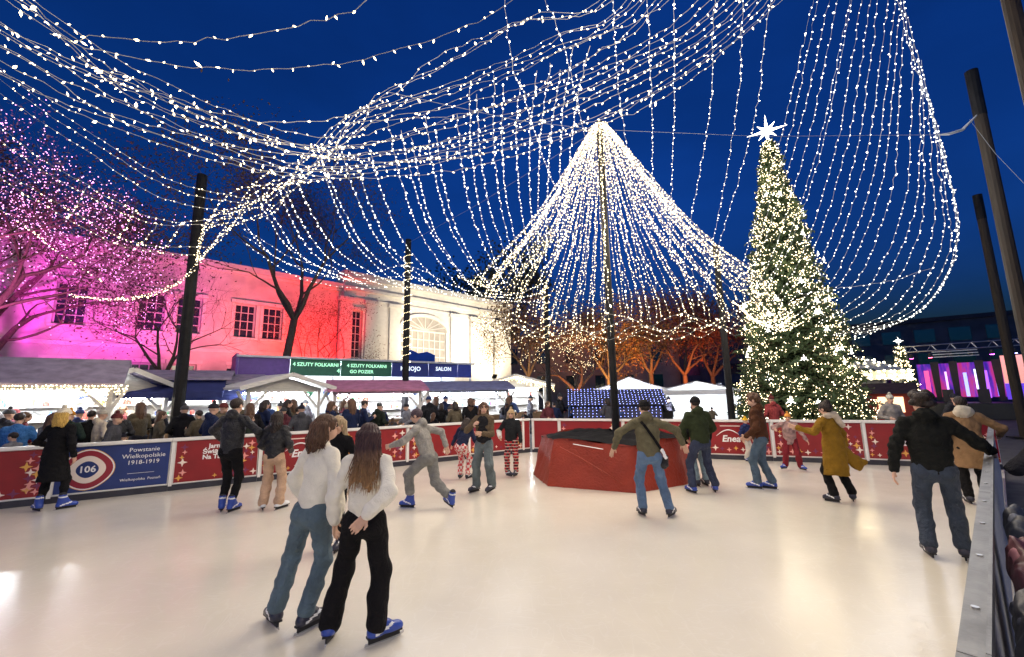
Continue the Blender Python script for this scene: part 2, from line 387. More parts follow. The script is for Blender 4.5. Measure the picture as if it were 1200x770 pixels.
def ik(a, t, l1, l2, pole):
    a = v3(*a); t = v3(*t); d = t - a; L = np.linalg.norm(d); d = d / L; L = min(L, (l1 + l2) * .998); t = a + d * L
    x = (l1 * l1 - l2 * l2 + L * L) / (2 * L); hgt = math.sqrt(max(l1 * l1 - x * x, 0)); p = v3(*pole); p = p - d * (p @ d); p /= np.linalg.norm(p) + 1e-9
    return a + d * x + p * hgt, t
def rotz(a): c, s = math.cos(a), math.sin(a); return np.array([[c, -s, 0], [s, c, 0], [0, 0, 1]])
def rotx(a): c, s = math.cos(a), math.sin(a); return np.array([[1, 0, 0], [0, c, -s], [0, s, c]])
def roty(a): c, s = math.cos(a), math.sin(a); return np.array([[c, 0, s], [0, 1, 0], [-s, 0, c]])

SKIN = mat('skin', (.62, .38, .27), .55, .08, 20, spec=.4)
EYE = mat('eye_dark', (.03, .02, .02), .3, 0); LIP = mat('lip', (.50, .2, .17), .5, .05); BROW = mat('brow', (.10, .06, .04), .8, .1)
BLADE = mat('skate_steel', (.62, .63, .66), .25, .05, metal=.9)
BOOT_BLUE = mat('boot_blue', (.02, .06, .36), .4, .15, coat=.3); BOOT_DARK = mat('boot_dark', (.015, .017, .04), .45, .2, coat=.3)
BOOT_WHITE = mat('boot_trim', (.72, .74, .78), .4, .05); BOOT_BLACK = mat('boot_liner', (.02, .02, .025), .8, .1)

def hand_prims(w, d, n, s, curl=.35, side=1):
    """w wrist, d direction of the hand, n palm normal, side: thumb side sign along d x n"""
    w = v3(*w); d = v3(*d); d /= np.linalg.norm(d); n = v3(*n); n = n - d * (n @ d); n /= np.linalg.norm(n); t = np.cross(d, n) * side
    P = [cap(w - d * .02 * s, w + d * .02 * s, .025 * s, .027 * s, n, .7), cap(w + d * .03 * s - t * .017 * s, w + d * .075 * s - t * .022 * s, .022 * s, .019 * s, n, .7), cap(w + d * .03 * s + t * .015 * s, w + d * .08 * s + t * .022 * s, .022 * s, .019 * s, n, .7)]
    for k, ln in enumerate((.062, .075, .08, .07)):
        o = (-.033 + .022 * k) * s; a = w + d * .088 * s + t * o; c1 = curl * (.6 + .15 * k % .3)
        d1 = d * math.cos(c1) + n * math.sin(c1); d2 = d * math.cos(c1 * 2.4) + n * math.sin(c1 * 2.4)
        b = a + d1 * ln * .5 * s; e = b + d2 * ln * .5 * s
        P += [cap(a, b, .0095 * s, .009 * s), cap(b, e, .009 * s, .0075 * s)]
    a = w + d * .025 * s + t * .026 * s; b = a + (d * .6 + t * .7 + n * .3) * .04 * s; e = b + (d * .9 + t * .25 + n * .4) * .032 * s
    P += [cap(a, b, .013 * s, .011 * s), cap(b, e, .0105 * s, .008 * s)]
    return P
_boot = {}
def boot_meshes(kind, tall=True):
    key = (kind, tall); m1 = {'blue': BOOT_BLUE, 'dark': BOOT_DARK, 'white': BOOT_WHITE}[kind]
    if key in _boot: return _boot[key]
    P = [cap((0, -.075, .085), (0, .115, .082), .042, .036), cap((0, .06, .085), (0, .14, .078), .04, .03), cap((0, -.055, .10), (0, -.045, .25 if tall else .15), .052, .054 if tall else .045), cap((0, .03, .12), (0, -.02, .19 if tall else .14), .042, .05 if tall else .04)]
    def clip(Q): return .062 - Q[:, 2]
    V, Fq, mi = nets(P, .012, .03, clip=clip)
    c = V[Fq].mean(1); mi = np.where(c[:, 2] > .27, 1, mi)
    mi = np.where((np.abs(c[:, 2] - .105 - .3 * c[:, 1]) < .011) & (np.abs(c[:, 0]) > .02) & (c[:, 1] < .09) & (c[:, 1] > -.07), 2, mi); mi = np.where((np.abs(c[:, 2] - .235) < .012), 2, mi) if kind == 'blue' else mi
    me = mesh('boot', V, Fq, [m1, BOOT_BLACK, BOOT_WHITE], mi, True)
    b = MB(); b.box((0, .02, .058), (.062, .27, .014), m=1)
    b.box((0, .02, .034), (.016, .25, .036), m=1)
    b.prism([(-.002, -.135, .004), (-.002, .15, .002), (-.002, .178, .014), (-.002, .18, .03), (-.002, .15, .024), (-.002, -.13, .024)], (.004, 0, 0), 0)
    bm = mesh('blade', b.V, b.F, [BLADE, BOOT_BLACK if kind != 'white' else BOOT_BLACK], b.M)
    _boot[key] = (me, bm); return _boot[key]

SEED = [0]
def person(label, pos, heading, H=1.7, group=None, top=None, top_mat=None, leg_mat=None, pose=None, hair=None, hat=None, boots='blue', res=.014, leg='straight',
           puff=1.0, hem=.0, extra=None, cuff=None, female=False, skates=True, hands=True):
    SEED[0] += 1; sd = SEED[0]; po = dict(pose or {}); s = H / 1.72
    fz = .14 if skates else .085
    fl = po.get('fl', (-.10, 0, 0, .12, 0)); fr = po.get('fr', (.10, 0, 0, -.12, 0))     # x, y, lift, yaw, pitch
    lean, side, crouch = po.get('lean', .05), po.get('side', 0.), po.get('crouch', .02)
    thigh, shin = .245 * H, .235 * H
    hc = v3(po.get('hx', (fl[0] + fr[0]) / 2), po.get('hy', (fl[1] + fr[1]) / 2), fz + (thigh + shin) * .995 - crouch)
    up = v3(math.sin(side), math.sin(lean), math.cos(lean) * math.cos(side)); up /= np.linalg.norm(up)
    tw = po.get('twist', 0.); rt = rotz(tw) @ v3(1, 0, 0); rt = rt - up * (rt @ up); rt /= np.linalg.norm(rt); fw = np.cross(up, rt)
    ht = po.get('htwist', 0.); hr = rotz(ht) @ v3(1, 0, 0); hf = np.cross(v3(0, 0, 1), hr)
    chest = hc + up * .20 * H; neck = hc + up * .325 * H; shw = (.088 if female else .101) * H
    sh = [neck - up * .042 * H - rt * shw, neck - up * .042 * H + rt * shw]
    hip = [hc - hr * .052 * H, hc + hr * .052 * H]
    ank = [];
    for f in (fl, fr): ank.append(v3(f[0], f[1], fz + f[2]))
    knp = po.get('knee', (v3(-.15, 1, 0), v3(.15, 1, 0)))
    kn = [];
    for i in (0, 1):
        k, e = ik(hip[i], ank[i], thigh, shin, knp[i]); kn.append(k); ank[i] = e
    ua, fa = .172 * H, .150 * H
    hl = po.get('hl', None); hrr = po.get('hr', None)
    dl = sh[0] - rt * .10 - up * .29 * H + fw * .04; dr = sh[1] + rt * .10 - up * .29 * H + fw * .04
    wt = [v3(*hl) if hl is not None else dl, v3(*hrr) if hrr is not None else dr]
    pl = po.get('elbow', (v3(-.5, -1, 0), v3(.5, -1, 0))); el = []; wr = []
    for i in (0, 1):
        e, w = ik(sh[i], wt[i], ua, fa, pl[i]); el.append(e); wr.append(w)
    hup = up * .75 + v3(0, 0, .35); hup /= np.linalg.norm(hup)
    hy, hp = po.get('head', (0, 0)); R = rotz(tw + hy); hx_ = R @ v3(1, 0, 0); hx_ = hx_ - hup * (hx_ @ hup); hx_ /= np.linalg.norm(hx_); hf_ = np.cross(hup, hx_)
    hu_ = hup * math.cos(hp) + hf_ * math.sin(hp); hf_ = hf_ * math.cos(hp) - hup * math.sin(hp)
    A = np.stack([hx_, hf_, hu_]); hcn = neck + hup * .088 * H + hf_ * .012 * H
    def hd(x, y, z): return hcn + (hx_ * x + hf_ * y + hu_ * z) * s
    # body: one figure
    B = [cap(hc, chest, .085 * s, .095 * s, fw, .75), cap(chest, neck - up * .04 * s, .09 * s, .06 * s, fw, .75), cap(sh[0], sh[1], .045 * s)]
    for i in (0, 1):
        B += [cap(hip[i], kn[i], .06 * s, .045 * s), cap(kn[i], ank[i], .045 * s, .034 * s), cap(sh[i], el[i], .042 * s, .034 * s), cap(el[i], wr[i], .034 * s, .025 * s)]
    B += [cap(neck - up * .03, hd(0, -.01, -.03), .055 * s, .05 * s)]
    parts = [nets(B, max(res, .02), .03)]
    Hd = [cap(neck - up * .02 * s, hd(0, -.015, -.02), .054 * s, .052 * s), ell(hd(0, -.008, .028), (.074 * s, .094 * s, .085 * s), A), ell(hd(0, .022, -.045), (.056 * s, .064 * s, .062 * s), A),
          cap(hd(0, .088, .012), hd(0, .106, -.022), .009 * s, .014 * s), ell(hd(-.076, -.005, -.005), (.012 * s, .022 * s, .033 * s), A), ell(hd(.076, -.005, -.005), (.012 * s, .022 * s, .033 * s), A),
          ell(hd(-.031, .084, .014), (.015 * s, .008 * s, .009 * s), A, 1), ell(hd(.031, .084, .014), (.015 * s, .008 * s, .009 * s), A, 1), ell(hd(0, .083, -.055), (.024 * s, .009 * s, .010 * s), A, 2),
          cap(hd(-.047, .081, .034), hd(-.017, .089, .036), .006 * s, m=3), cap(hd(.047, .081, .034), hd(.017, .089, .036), .006 * s, m=3)]
    parts.append(nets(Hd, max(.0075, res * .55), .012))
    if hands:
        for i in (0, 1):
            d = wr[i] - el[i]; hn = po.get('palm', (None, None))[i]; n = v3(*hn) if hn is not None else (rt if i == 0 else -rt)
            sg = 1 if np.cross(d, n) @ fw > 0 else -1
            parts.append(nets(hand_prims(wr[i], d / np.linalg.norm(d), n, s, po.get('curl', .45), sg), max(.0065, res * .5), .010))
    V, Fq, mi = joinm(parts)
    body = link('person', mesh('body', V, Fq, [SKIN, EYE, LIP, BROW], mi, True)); body.location = (pos[0], pos[1], pos[2] if len(pos) > 2 else 0); body.rotation_euler = (0, 0, heading)
    tag(body, label, 'person', group)
    # trousers
    w = {'slim': (.088, .062, .056, .05), 'straight': (.092, .072, .068, .072), 'wide': (.098, .084, .082, .088), 'jogger': (.10, .082, .072, .052), 'short': (.10, .082, .076, .074)}[leg]
    T = [cap(hc - hr * .032 * H, hc + hr * .032 * H, .105 * s, None, hf, .85), cap(hc, hc + up * .07 * H, .140 * s, .130 * s, fw, .68), cap(hip[0] + v3(0, -.03, -.02) , hip[1] + v3(0, -.03, -.02), .09 * s)]
    for i in (0, 1):
        e = ank[i] + (kn[i] - ank[i]) * {'short': .33, 'wide': .02, 'straight': .05, 'slim': .16, 'jogger': .16}[leg]
        T += [cap(hip[i], kn[i], w[0] * s, w[1] * s), cap(kn[i], kn[i] + (e - kn[i]) * .5, w[1] * s, w[2] * s), cap(kn[i] + (e - kn[i]) * .5, e, w[2] * s, w[3] * s)]
    V, Fq, mi = nets(T, res, .035, noise=folds(sd * 3 + 1, .0075 if leg == 'wide' else .006, .95, .85))
    link('trousers', mesh('trousers', V, Fq, leg_mat, mi, True), body)
    # upper garment
    pf = puff; lo = hc + up * (.012 * H) - up * hem
    fm = .9 if female else 1.0; q_ = 1 + (pf - 1) * .6
    J = [capc(lo, chest, .160 * s * q_ * fm, .172 * s * q_ * fm, fw, .64 * pf), cap(chest, neck - up * .055 * H, .170 * s * q_ * fm, .125 * s * q_ * fm, fw, .62 * pf),
         cap(neck - up * .012 * H - rt * .02, sh[0] - up * .004, .058 * s, .060 * s * pf, fw, 1.0), cap(neck - up * .012 * H + rt * .02, sh[1] - up * .004, .058 * s, .060 * s * pf, fw, 1.0),
         cap(neck - up * .03 * s, neck + up * .012 * s, .07 * s, .062 * s)]
    for i in (0, 1):
        ce = wr[i] - (wr[i] - el[i]) * .04
        J += [cap(sh[i], el[i], .064 * s * pf, .055 * s * pf), cap(el[i], ce, .055 * s * pf, .043 * s * pf)]
    if extra: J += extra(dict(hc=hc, up=up, rt=rt, fw=fw, neck=neck, chest=chest, s=s, H=H, sh=sh, el=el, wr=wr, hd=hd, A=A, hf=hf, hr=hr, kn=kn))
    V, Fq, mi = nets(J, res, .03, noise=folds(sd * 5 + 2, .007 * pf, 1.0))
    g = link(top or 'jacket', mesh('top', V, Fq, top_mat, mi, True), body)
    # hair
    if hair:
        hm, style = hair
        Q = [ell(hd(0, -.016, .036), (.086 * s, .104 * s, .094 * s), A)]
        cuts = [ell(hd(0, .115, -.03), (.066 * s, .085 * s, .10 * s), A)]
        if style == 'short': Q = [ell(hd(0, -.014, .038), (.083 * s, .102 * s, .092 * s), A)]; cuts.append(ell(hd(0, .03, -.11), (.13 * s, .15 * s, .085 * s), A))
        if style == 'curly':
            r = np.random.default_rng(sd)
            for k in range(40):
                a = r.random() * 6.28; z = r.uniform(-.5, 1); q = math.sqrt(1 - z * z)
                if math.sin(a) * q > .55 and z < .45: continue
                Q.append(ell(hd(.085 * q * math.cos(a), -.015 + .10 * q * math.sin(a), .035 + .095 * z), (.036 * s,) * 3))
        if style in ('bob', 'long', 'verylong'):
            zb = {'bob': -.19, 'long': -.30, 'verylong': -.40}[style]; r = np.random.default_rng(sd + 50)
            nst = 17
            for k in range(nst):
                a = PI * (1.0 + (k + .5) / nst) + r.normal(0, .06); a = PI + (k + .5) / nst * PI
                x, y = math.cos(a), math.sin(a)
                ends = zb * r.uniform(.78, 1.05); mid = ends * .5; wv = r.normal(0, .008, 4)
                bk = -fw * .055 - up * 0.0
                p0 = hd(.078 * x, -.02 + .09 * y, .03); p1 = hd(.09 * x + wv[0], -.03 + .10 * y + wv[1], mid)
                if style == 'verylong': p2 = neck + up * (.085 * H + ends) + rt * (.085 * x + wv[2] * 2.5) - fw * (.105 + .03 * abs(y) - .05 * (1 - abs(y)))
                else: p2 = hd((.098 if style == 'bob' else .09) * x + wv[2], -.045 + .095 * y + wv[3], ends)
                Q += [cap(p0, p1, .03 * s, .026 * s), cap(p1, p2, .026 * s, .011 * s)]
        if style == 'bun': Q += [ell(hd(0, -.07, .115), (.05 * s, .05 * s, .045 * s)), ell(hd(0, -.03, .02), (.084 * s, .1 * s, .1 * s), A)]
        fr_ = 1.0
        def hn(P, R0=A, c0=hcn):
            q = (P - c0) @ R0.T; a = np.arctan2(q[:, 0], q[:, 1] - .02)
            return (.004 * np.sin(a * 26 + 6 * np.sin(q[:, 2] * 18)) + .003 * np.sin(a * 47 + q[:, 2] * 60)).astype(np.float32) if style != 'curly' else (.006 * np.sin(q[:, 0] * 140) * np.sin(q[:, 1] * 150) * np.sin(q[:, 2] * 145)).astype(np.float32)
        V, Fq, mi = nets(Q, max(.008, res * .65), .016, cuts=cuts, noise=hn)
        link('hair', mesh('hair', V, Fq, hm, mi, True), body)
        if res < .011 and style in ('bob', 'verylong'):      # loose strands
            b_ = MB(); r = np.random.default_rng(sd + 9)
            for k in range(110):
                a = PI + (r.random() * 1.16 - .08) * PI; x, y = math.cos(a), math.sin(a); ends = zb * r.uniform(.75, 1.12); w_ = r.normal(0, .012, 6)
                p0 = hd(.082 * x, -.02 + .098 * y, r.uniform(.0, .06)); p1 = hd(.10 * x + w_[0], -.035 + .112 * y + w_[1], ends * .45)
                if style == 'verylong': p3 = neck + up * (.085 * H + ends) + rt * (.10 * x + w_[2] * 2.5) - fw * (.125 + .03 * abs(y) - .05 * (1 - abs(y)) + abs(w_[4])); p2 = (v3(*p1) + p3) / 2 + rt * w_[3] - fw * .012
                else: p2 = hd(.112 * x + w_[2] * 1.5, -.05 + .108 * y + w_[3], ends * .8); p3 = hd(.105 * x + w_[4] * 2.2, -.045 + .10 * y + w_[5], ends)
                b_.tube([p0, p1, p2, p3], [.004, .0045, .0035, .0012], 4, cap=False)
            so = b_.build('hair_strands', hm, body, True); so['kind'] = 'stuff'
    if hat:
        hm, style = hat
        Q = [ell(hd(0, -.012, .055), (.086 * s, .104 * s, .092 * s), A)]
        def clip(P): return (-.012 * s * 1.0 + .035 * s) - ((P - hcn) @ hu_) - .25 * np.minimum((P - hcn) @ hf_, 0) * 0
        V, Fq, mi = nets(Q, max(.009, res * .65), .01, clip=clip, noise=folds(sd, .003, 3))
        th = np.linspace(0, 2 * PI, 15)[:-1]; pr = [hd(.084 * math.cos(a), -.012 + .101 * math.sin(a), .042) for a in th]
        C = [cap(pr[k] + hu_ * .012 * s, pr[(k + 1) % 14] + hu_ * .012 * s, .0115 * s, None) for k in range(14)] + [cap(pr[k] - hu_ * .006 * s, pr[(k + 1) % 14] - hu_ * .006 * s, .011 * s, None) for k in range(14)]
        parts = [(V, Fq, mi), nets(C, max(.009, res * .65), .01)]
        if style == 'pompom': parts.append(nets([ell(hd(0, -.012, .165), (.04 * s,) * 3)], .011, .01, noise=folds(sd, .008, 6)))
        V, Fq, mi = joinm(parts); link('beanie', mesh('hat', V, Fq, hm, mi, True), body)
    # skates
    for i, f in enumerate((fl, fr)):
        a = ank[i]
        if skates:
            me, bm = boot_meshes(boots, leg in ('slim', 'short', 'jogger')); bo = link('skate', me, body); bo.scale = (s, s, s) if s < .9 else (1, 1, 1)
            bl = link('blade', bm, bo)
            sz = .14 * (s if s < .9 else 1)
            M = rotz(f[3]) @ rotx(f[4]) @ roty(f[5] if len(f) > 5 else 0)
            bo.rotation_euler = Matrix(M.tolist()).to_euler(); off = M @ v3(0, -.045, sz); bo.location = tuple(a - off)
        else:
            P = [cap((0, -.05, .05), (0, .12, .045), .045, .04), cap((0, -.04, .06), (0, -.03, .14), .05, .05)]
            if 'shoe' not in _boot: V, Fq, mi = nets(P, .02, .03, clip=lambda Q: .012 - Q[:, 2]); _boot['shoe'] = mesh('boot', V, Fq, BOOT_BLACK, mi, True)
            bo = link('boot', _boot['shoe'], body); bo.location = (a[0], a[1] + .03, 0); bo.rotation_euler = (0, 0, f[3])
    body['_'] = 0; del body['_']
    return body, dict(hc=hc, up=up, rt=rt, fw=fw, neck=neck, chest=chest, s=s, H=H, sh=sh, el=el, wr=wr, hd=hd)

# ------------------------------------------------------------------ ground, ice, boards
def paving():
    m = mat('paving', (.09, .085, .08), .75, .35, 3, .3, 40); return m
b = MB(); b.face([(-400, -400, -.03), (400, -400, -.03), (400, 600, -.03), (-400, 600, -.03)])
tag(b.build('ground', paving()), kind='structure')
CL = Vector((.54, 14.1, 0)); LD = Vector((-.8436, -.5371, 0)); LN = Vector((-.5371, .8436, 0))      # left boards, corner and outward normal
FD = Vector((.9278, -.3732, 0)); FN = Vector((.3732, .9278, 0))                                      # far boards
WD = Vector((.7506, .6607, 0)); WN = Vector((.6607, -.7506, 0)); W0 = -WN * .145                      # near right boards, outward normal
RC = CL + FD * 11.35
b = MB(); b.face([W0 - WD * 6, RC + WD * .1, CL + LN * .05, CL + LD * 17, CL + LD * 17 + Vector((3, -9, 0))])
tag(b.build('ice', ice_mat()), kind='structure')

WHITE_P = mat('board_white', (.78, .77, .74), .4, .08, 4); RED = mat('banner_red', (.25, .010, .014), .45, .12, 3); NAVY = mat('banner_navy', (.015, .035, .17), .45, .1, 3)
KICK = mat('kick_board', (.03, .03, .045), .5, .3, 5); CREAM = mat('print_cream', (.85, .74, .66), .5, .03); GOLD = mat('print_gold', (.75, .40, .08), .5, .03); PINK = mat('print_pink', (.80, .34, .30), .5, .03)
PURP = mat('print_purple', (.18, .03, .10), .5, .03); WHT = mat('print_white', (.85, .85, .85), .5, .02); MAROON = mat('print_maroon', (.30, .02, .04), .5, .03); ALU = mat('aluminium', (.62, .62, .62), .3, .08, metal=.85); RAILM = mat('worn_rail', (.27, .26, .24), .42, .25, 7, .2, 50, metal=.7)
def frame_matrix(o, ex, ez, n):
    """local x along ex, local y along ez, local z along n"""
    M = Matrix.Identity(4)
    for i in range(3): M[i][0] = ex[i]; M[i][1] = ez[i]; M[i][2] = n[i]; M[i][3] = o[i]
    return M
def star4(b, x, y, r, z, m=0):
    pts = []
    for k in range(8):
        a = PI / 4 * k; q = r if k % 2 == 0 else r * .36; pts.append((x + q * math.cos(a), y + q * math.sin(a), z))
    b.prism(pts, (0, 0, .002), m)
BH = 1.08
def board(o, ex, L, n, kind, label, seed=0):
    """a length of rink boards: n points to the ice, ex to the right as seen from the ice"""
    t = empty('rink_board', o); M = frame_matrix((0, 0, 0), ex, (0, 0, 1), n); t.matrix_local = Matrix.Translation(o) @ M
    tag(t, label, 'rink board', 'boards round the ice rink')
    b = MB(); b.box((L / 2, BH / 2 + .06, -.05), (L - .012, BH - .12, .05)); b.build('backing_board', WHITE_P, t)
    b = MB(); b.box((L / 2, BH - .03, -.03), (L - .008, .06, .11)); b.build('top_rail', WHITE_P, t)
    b = MB(); b.box((L / 2, .06, -.035), (L - .01, .115, .05)); b.build('kick_board', KICK, t)
    b = MB(); b.box((.035, BH / 2 + .03, -.014), (.06, BH - .13, .022)); b.build('post', WHITE_P, t)
    x0, x1, y0, y1 = .085, L - .02, .155, BH - .075; w = x1 - x0; h = y1 - y0; cx = (x0 + x1) / 2
    b = MB(); b.box((cx, (y0 + y1) / 2, -.019), (w, h, .012)); bn = b.build('banner', NAVY if kind == 'navy' else RED, t)
    b = MB(); b.box((cx, y0 - .012, -.018), (w, .02, .014)); b.build('lower_trim', WHITE_P, t)
    z = -.0125; r = random.Random(seed)
    def T(body, x, y, size, m=WHT, **k): text('lettering', body, size, m, bn, Matrix.Translation((x, y, z + .0025)), **k)
    if kind == 'navy':
        ex_ = cx - w * .24; ey = (y0 + y1) / 2 - .01
        for rr, m, dz in ((.385, GOLD, 0), (.375, WHT, .0015), (.355, MAROON, .003), (.255, CREAM, .0045), (.155, NAVY, .006)):
            b = MB(); pts = []
            for k in range(40):
                a = 2 * PI * k / 40; q = rr * (1 + .03 * math.cos(4 * a)); pts.append((ex_ + q * 1.02 * math.cos(a), ey + q * .98 * math.sin(a), z + dz))
            b.prism(pts, (0, 0, .0012)); b.build('emblem_ring', m, bn)
        text('lettering', '106', .17, WHT, bn, Matrix.Translation((ex_, ey, z + .0095)), bold=.004)
        for k, s_ in enumerate(('Powstanie', 'Wielkopolskie', '1918-1919')): T(s_, cx + w * .255, y1 - .12 - .125 * k, .118)
        b = MB(); b.box((cx + w * .24, y0 + .27, z + .001), (.42, .006, .002)); b.build('printed_line', WHT, bn)
        T('Wielkopolska', cx + w * .17, y0 + .15, .07); T('Poznań', cx + w * .37, y0 + .15, .07)
    elif kind != 'plain':
        for m, q in ((CREAM, 0), (GOLD, 1), (PINK, 2), (PURP, 3)):
            b = MB(); k = 0; rs = random.Random(seed * 7 + 1)
            sites = []
            for yy in np.arange(y0 + .09, y1 - .05, .105): sites.append((x0 + .10 + rs.uniform(-.05, .05), yy)); sites.append((x1 - .11 + rs.uniform(-.05, .05), yy)); sites.append((x1 - .26 + rs.uniform(-.05, .05), yy + .04))
            for xx in np.arange(x0 + .2, x1 - .2, .17): sites.append((xx, y0 + .09 + rs.uniform(-.03, .07)))
            for j, (xx, yy) in enumerate(sites):
                if (j * 7 + seed) % 4 == q and rs.random() < .86 and y0 + .07 < yy < y1 - .06: star4(b, xx, yy, rs.choice((.065, .09, .05, .075)), z)
            if b.V: b.build('printed_stars', m, bn)['kind'] = 'stuff'
        if kind == 'jarmark':
            for k, s_ in enumerate(('Jarmark', 'Świąteczny', 'Na Targach')): T(s_, cx + .02, y1 - .14 - .115 * k, .13, bold=.004)
        if kind == 'enea':
            T('Enea', cx, y0 + h * .47, .24, shear=.2, bold=.007)
            b = MB(); pts = [(cx - .36 + .62 * k / 12, y0 + h * .52 + .20 * math.sin(PI * k / 12 * .9 + .15), z + .003) for k in range(13)]
            b.tube(pts, [.004 + .012 * math.sin(PI * k / 12) for k in range(13)], 4); b.build('logo_swoosh', WHT, bn)
            b = MB(); b.box((cx, y1 - .1, z + .001), (.5, .022, .002)); b.build('printed_line', CREAM, bn)
    return t
PLAN_L = [(0.0, .30, 'plain', 'narrow plain red corner board beside the plaid-trousered child'), (.30, 1.95, 'stars', 'starred red rink board behind the child with a white sleeve'), (2.25, 1.9, 'stars', 'starred red rink board right behind the grey tracksuit skater'),
          (4.15, 1.75, 'stars', 'red starred rink board showing right of the two girls in white'), (5.9, 1.75, 'enea', 'red Enea rink board partly hidden by the girl in jeans'),
          (7.65, 1.6, 'jarmark', 'red market-advert board behind the man in black'), (9.25, 1.78, 'navy', 'navy blue rink board with round 106 emblem and white lettering'), (11.03, 1.9, 'stars', 'leftmost red starred board at the woman with blond hair'), (12.93, 1.9, 'stars', 'red board at far left past the frame edge')]
for i, (s0, L, kind, lab) in enumerate(PLAN_L): board(CL + LD * (s0 + L), -LD, L, -LN, kind, lab, i)
PLAN_F = [(0.05, .9, 'plain', 'plain red rink board left of the tarpaulin-covered mast base'), (.95, 2.0, 'stars', 'red board hidden behind the tarpaulin-covered mast base'), (2.95, 1.9, 'stars', 'red board behind the skater in the olive jacket'),
          (4.85, 2.0, 'enea', 'red Enea board beside the toddler in navy'), (6.85, 2.0, 'stars', 'red starred board behind the child in pink and grey'), (8.85, 1.9, 'enea', 'red Enea board right of the mustard coat'), (10.75, .6, 'stars', 'last short red board at the right-hand rink corner')]
for i, (s0, L, kind, lab) in enumerate(PLAN_F): board(CL + FD * s0, FD, L, -FN, kind, lab, 20 + i)
# near right boards: white panels with a grey metal rail
for i in range(5):
    L = 2.9; s0 = -1.0 + i * L; o = W0 + WD * s0; t = empty('rink_board', o); t.matrix_local = Matrix.Translation(o) @ frame_matrix((0, 0, 0), WD, (0, 0, 1), WN)
    tag(t, ['white board length below the near metal rail at the lower right corner', 'white board length along the right rail beside the hung jackets', 'white board length by the skater gripping the right rail', 'white board length at the camel coat skater on the right', 'white board length reaching the far right rink corner'][i], 'rink board', 'boards round the ice rink')
    b = MB(); b.box((L / 2, .54, 0), (L - .01, 1.02, .03)); b.build('panel', WHITE_P, t)
    b = MB(); b.box((L / 2, 1.075, 0), (L - .006, .05, .062)); b.box((L / 2, 1.09, .036), (L - .006, .055, .012)); b.build('metal_rail', RAILM, t)
    for k in range(4):
        b = MB(); b.tube([(.4 + k * .7, 1.1, 0), (.4 + k * .7, 1.106, 0)], .012, 8); b.build('bolt', ALU, t)

# tarpaulin-covered mast base on the ice
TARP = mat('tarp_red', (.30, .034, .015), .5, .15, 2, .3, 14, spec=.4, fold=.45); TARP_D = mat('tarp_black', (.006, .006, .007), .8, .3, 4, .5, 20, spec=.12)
MC = Vector((2.42, 10.15, 0))
def tarp_box():
    t = empty('mast_base_cover', MC); tag(t, 'red tarpaulin covered box around the central mast on the ice', 'cover')
    base = [(.68, 8.98), (2.27, 8.24), (3.52, 8.92), (4.15, 10.1), (3.6, 11.4), (2.2, 11.9), (.95, 11.3), (.45, 10.2)]
    n = len(base); V = []; Fq = []; cols = n * 10; rows = 9
    for j in range(rows):
        z = j / (rows - 1)
        for i in range(cols):
            k, f = divmod(i, 10); f /= 10.0; a = Vector(base[k]); c = Vector(base[(k + 1) % n]); p = a.lerp(c, f)
            q = p - Vector((MC.x, MC.y)); w = .012 * math.sin(i * .73 + z * 3) * z + .010 * math.sin(i * 1.9 - z * 5) * z + .006 * math.sin(i * 3.7 + z * 11)
            q = q * (1 - .10 * z - .02 * math.sin(f * PI) * z) * (1 + w)
            top = .88 + .05 * math.sin(i * .35 + 1) + .02 * math.sin(i * .9)
            V.append((q.x, q.y, z * top + .004))
    for j in range(rows - 1):
        for i in range(cols): a = j * cols + i; c = j * cols + (i + 1) % cols; Fq.append([a, c, c + cols, a + cols])
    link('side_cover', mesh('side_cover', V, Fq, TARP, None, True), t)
    V = []; Fq = []; m = 12
    for j in range(m):
        q = 1.005 - .9 * j / (m - 1)
        for i in range(cols):
            x, y, z = 0, 0, 0; k, f = divmod(i, 10); f /= 10.0; p = Vector(base[k]).lerp(Vector(base[(k + 1) % n]), f) - Vector((MC.x, MC.y)); p = p * .9 * q
            z = .89 + .03 * math.sin(i * .35 + 1) + .03 * math.sin(i * .5 + j * .9) + .10 * (1 - q) + .012 * math.sin(i * 1.3 - j * 1.7)
            V.append((p.x, p.y, z))
    for j in range(m - 1):
        for i in range(cols): a = j * cols + i; c = j * cols + (i + 1) % cols; Fq.append([a, c, c + cols, a + cols])
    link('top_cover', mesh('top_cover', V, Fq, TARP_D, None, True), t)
    # a diagonal overlapping fold and a loose white strap
    b = MB(); pts = [Vector((.95, 8.82, .80)), Vector((1.3, 8.63, .62)), Vector((1.75, 8.42, .36)), Vector((2.1, 8.26, .14))]; pts = [p - Vector((MC.x, MC.y, 0)) + Vector((-.02, -.03, 0)) for p in pts]
    b.tube(pts, [.012, .018, .016, .008], 6); b.build('fold', TARP, t, True)
    b = MB(); b.bar(Vector((1.2, 8.75, .86)) - MC, Vector((1.75, 8.5, .78)) - MC, .04, .01); b.build('strap', WHT, t)
    return t
tarp_box()

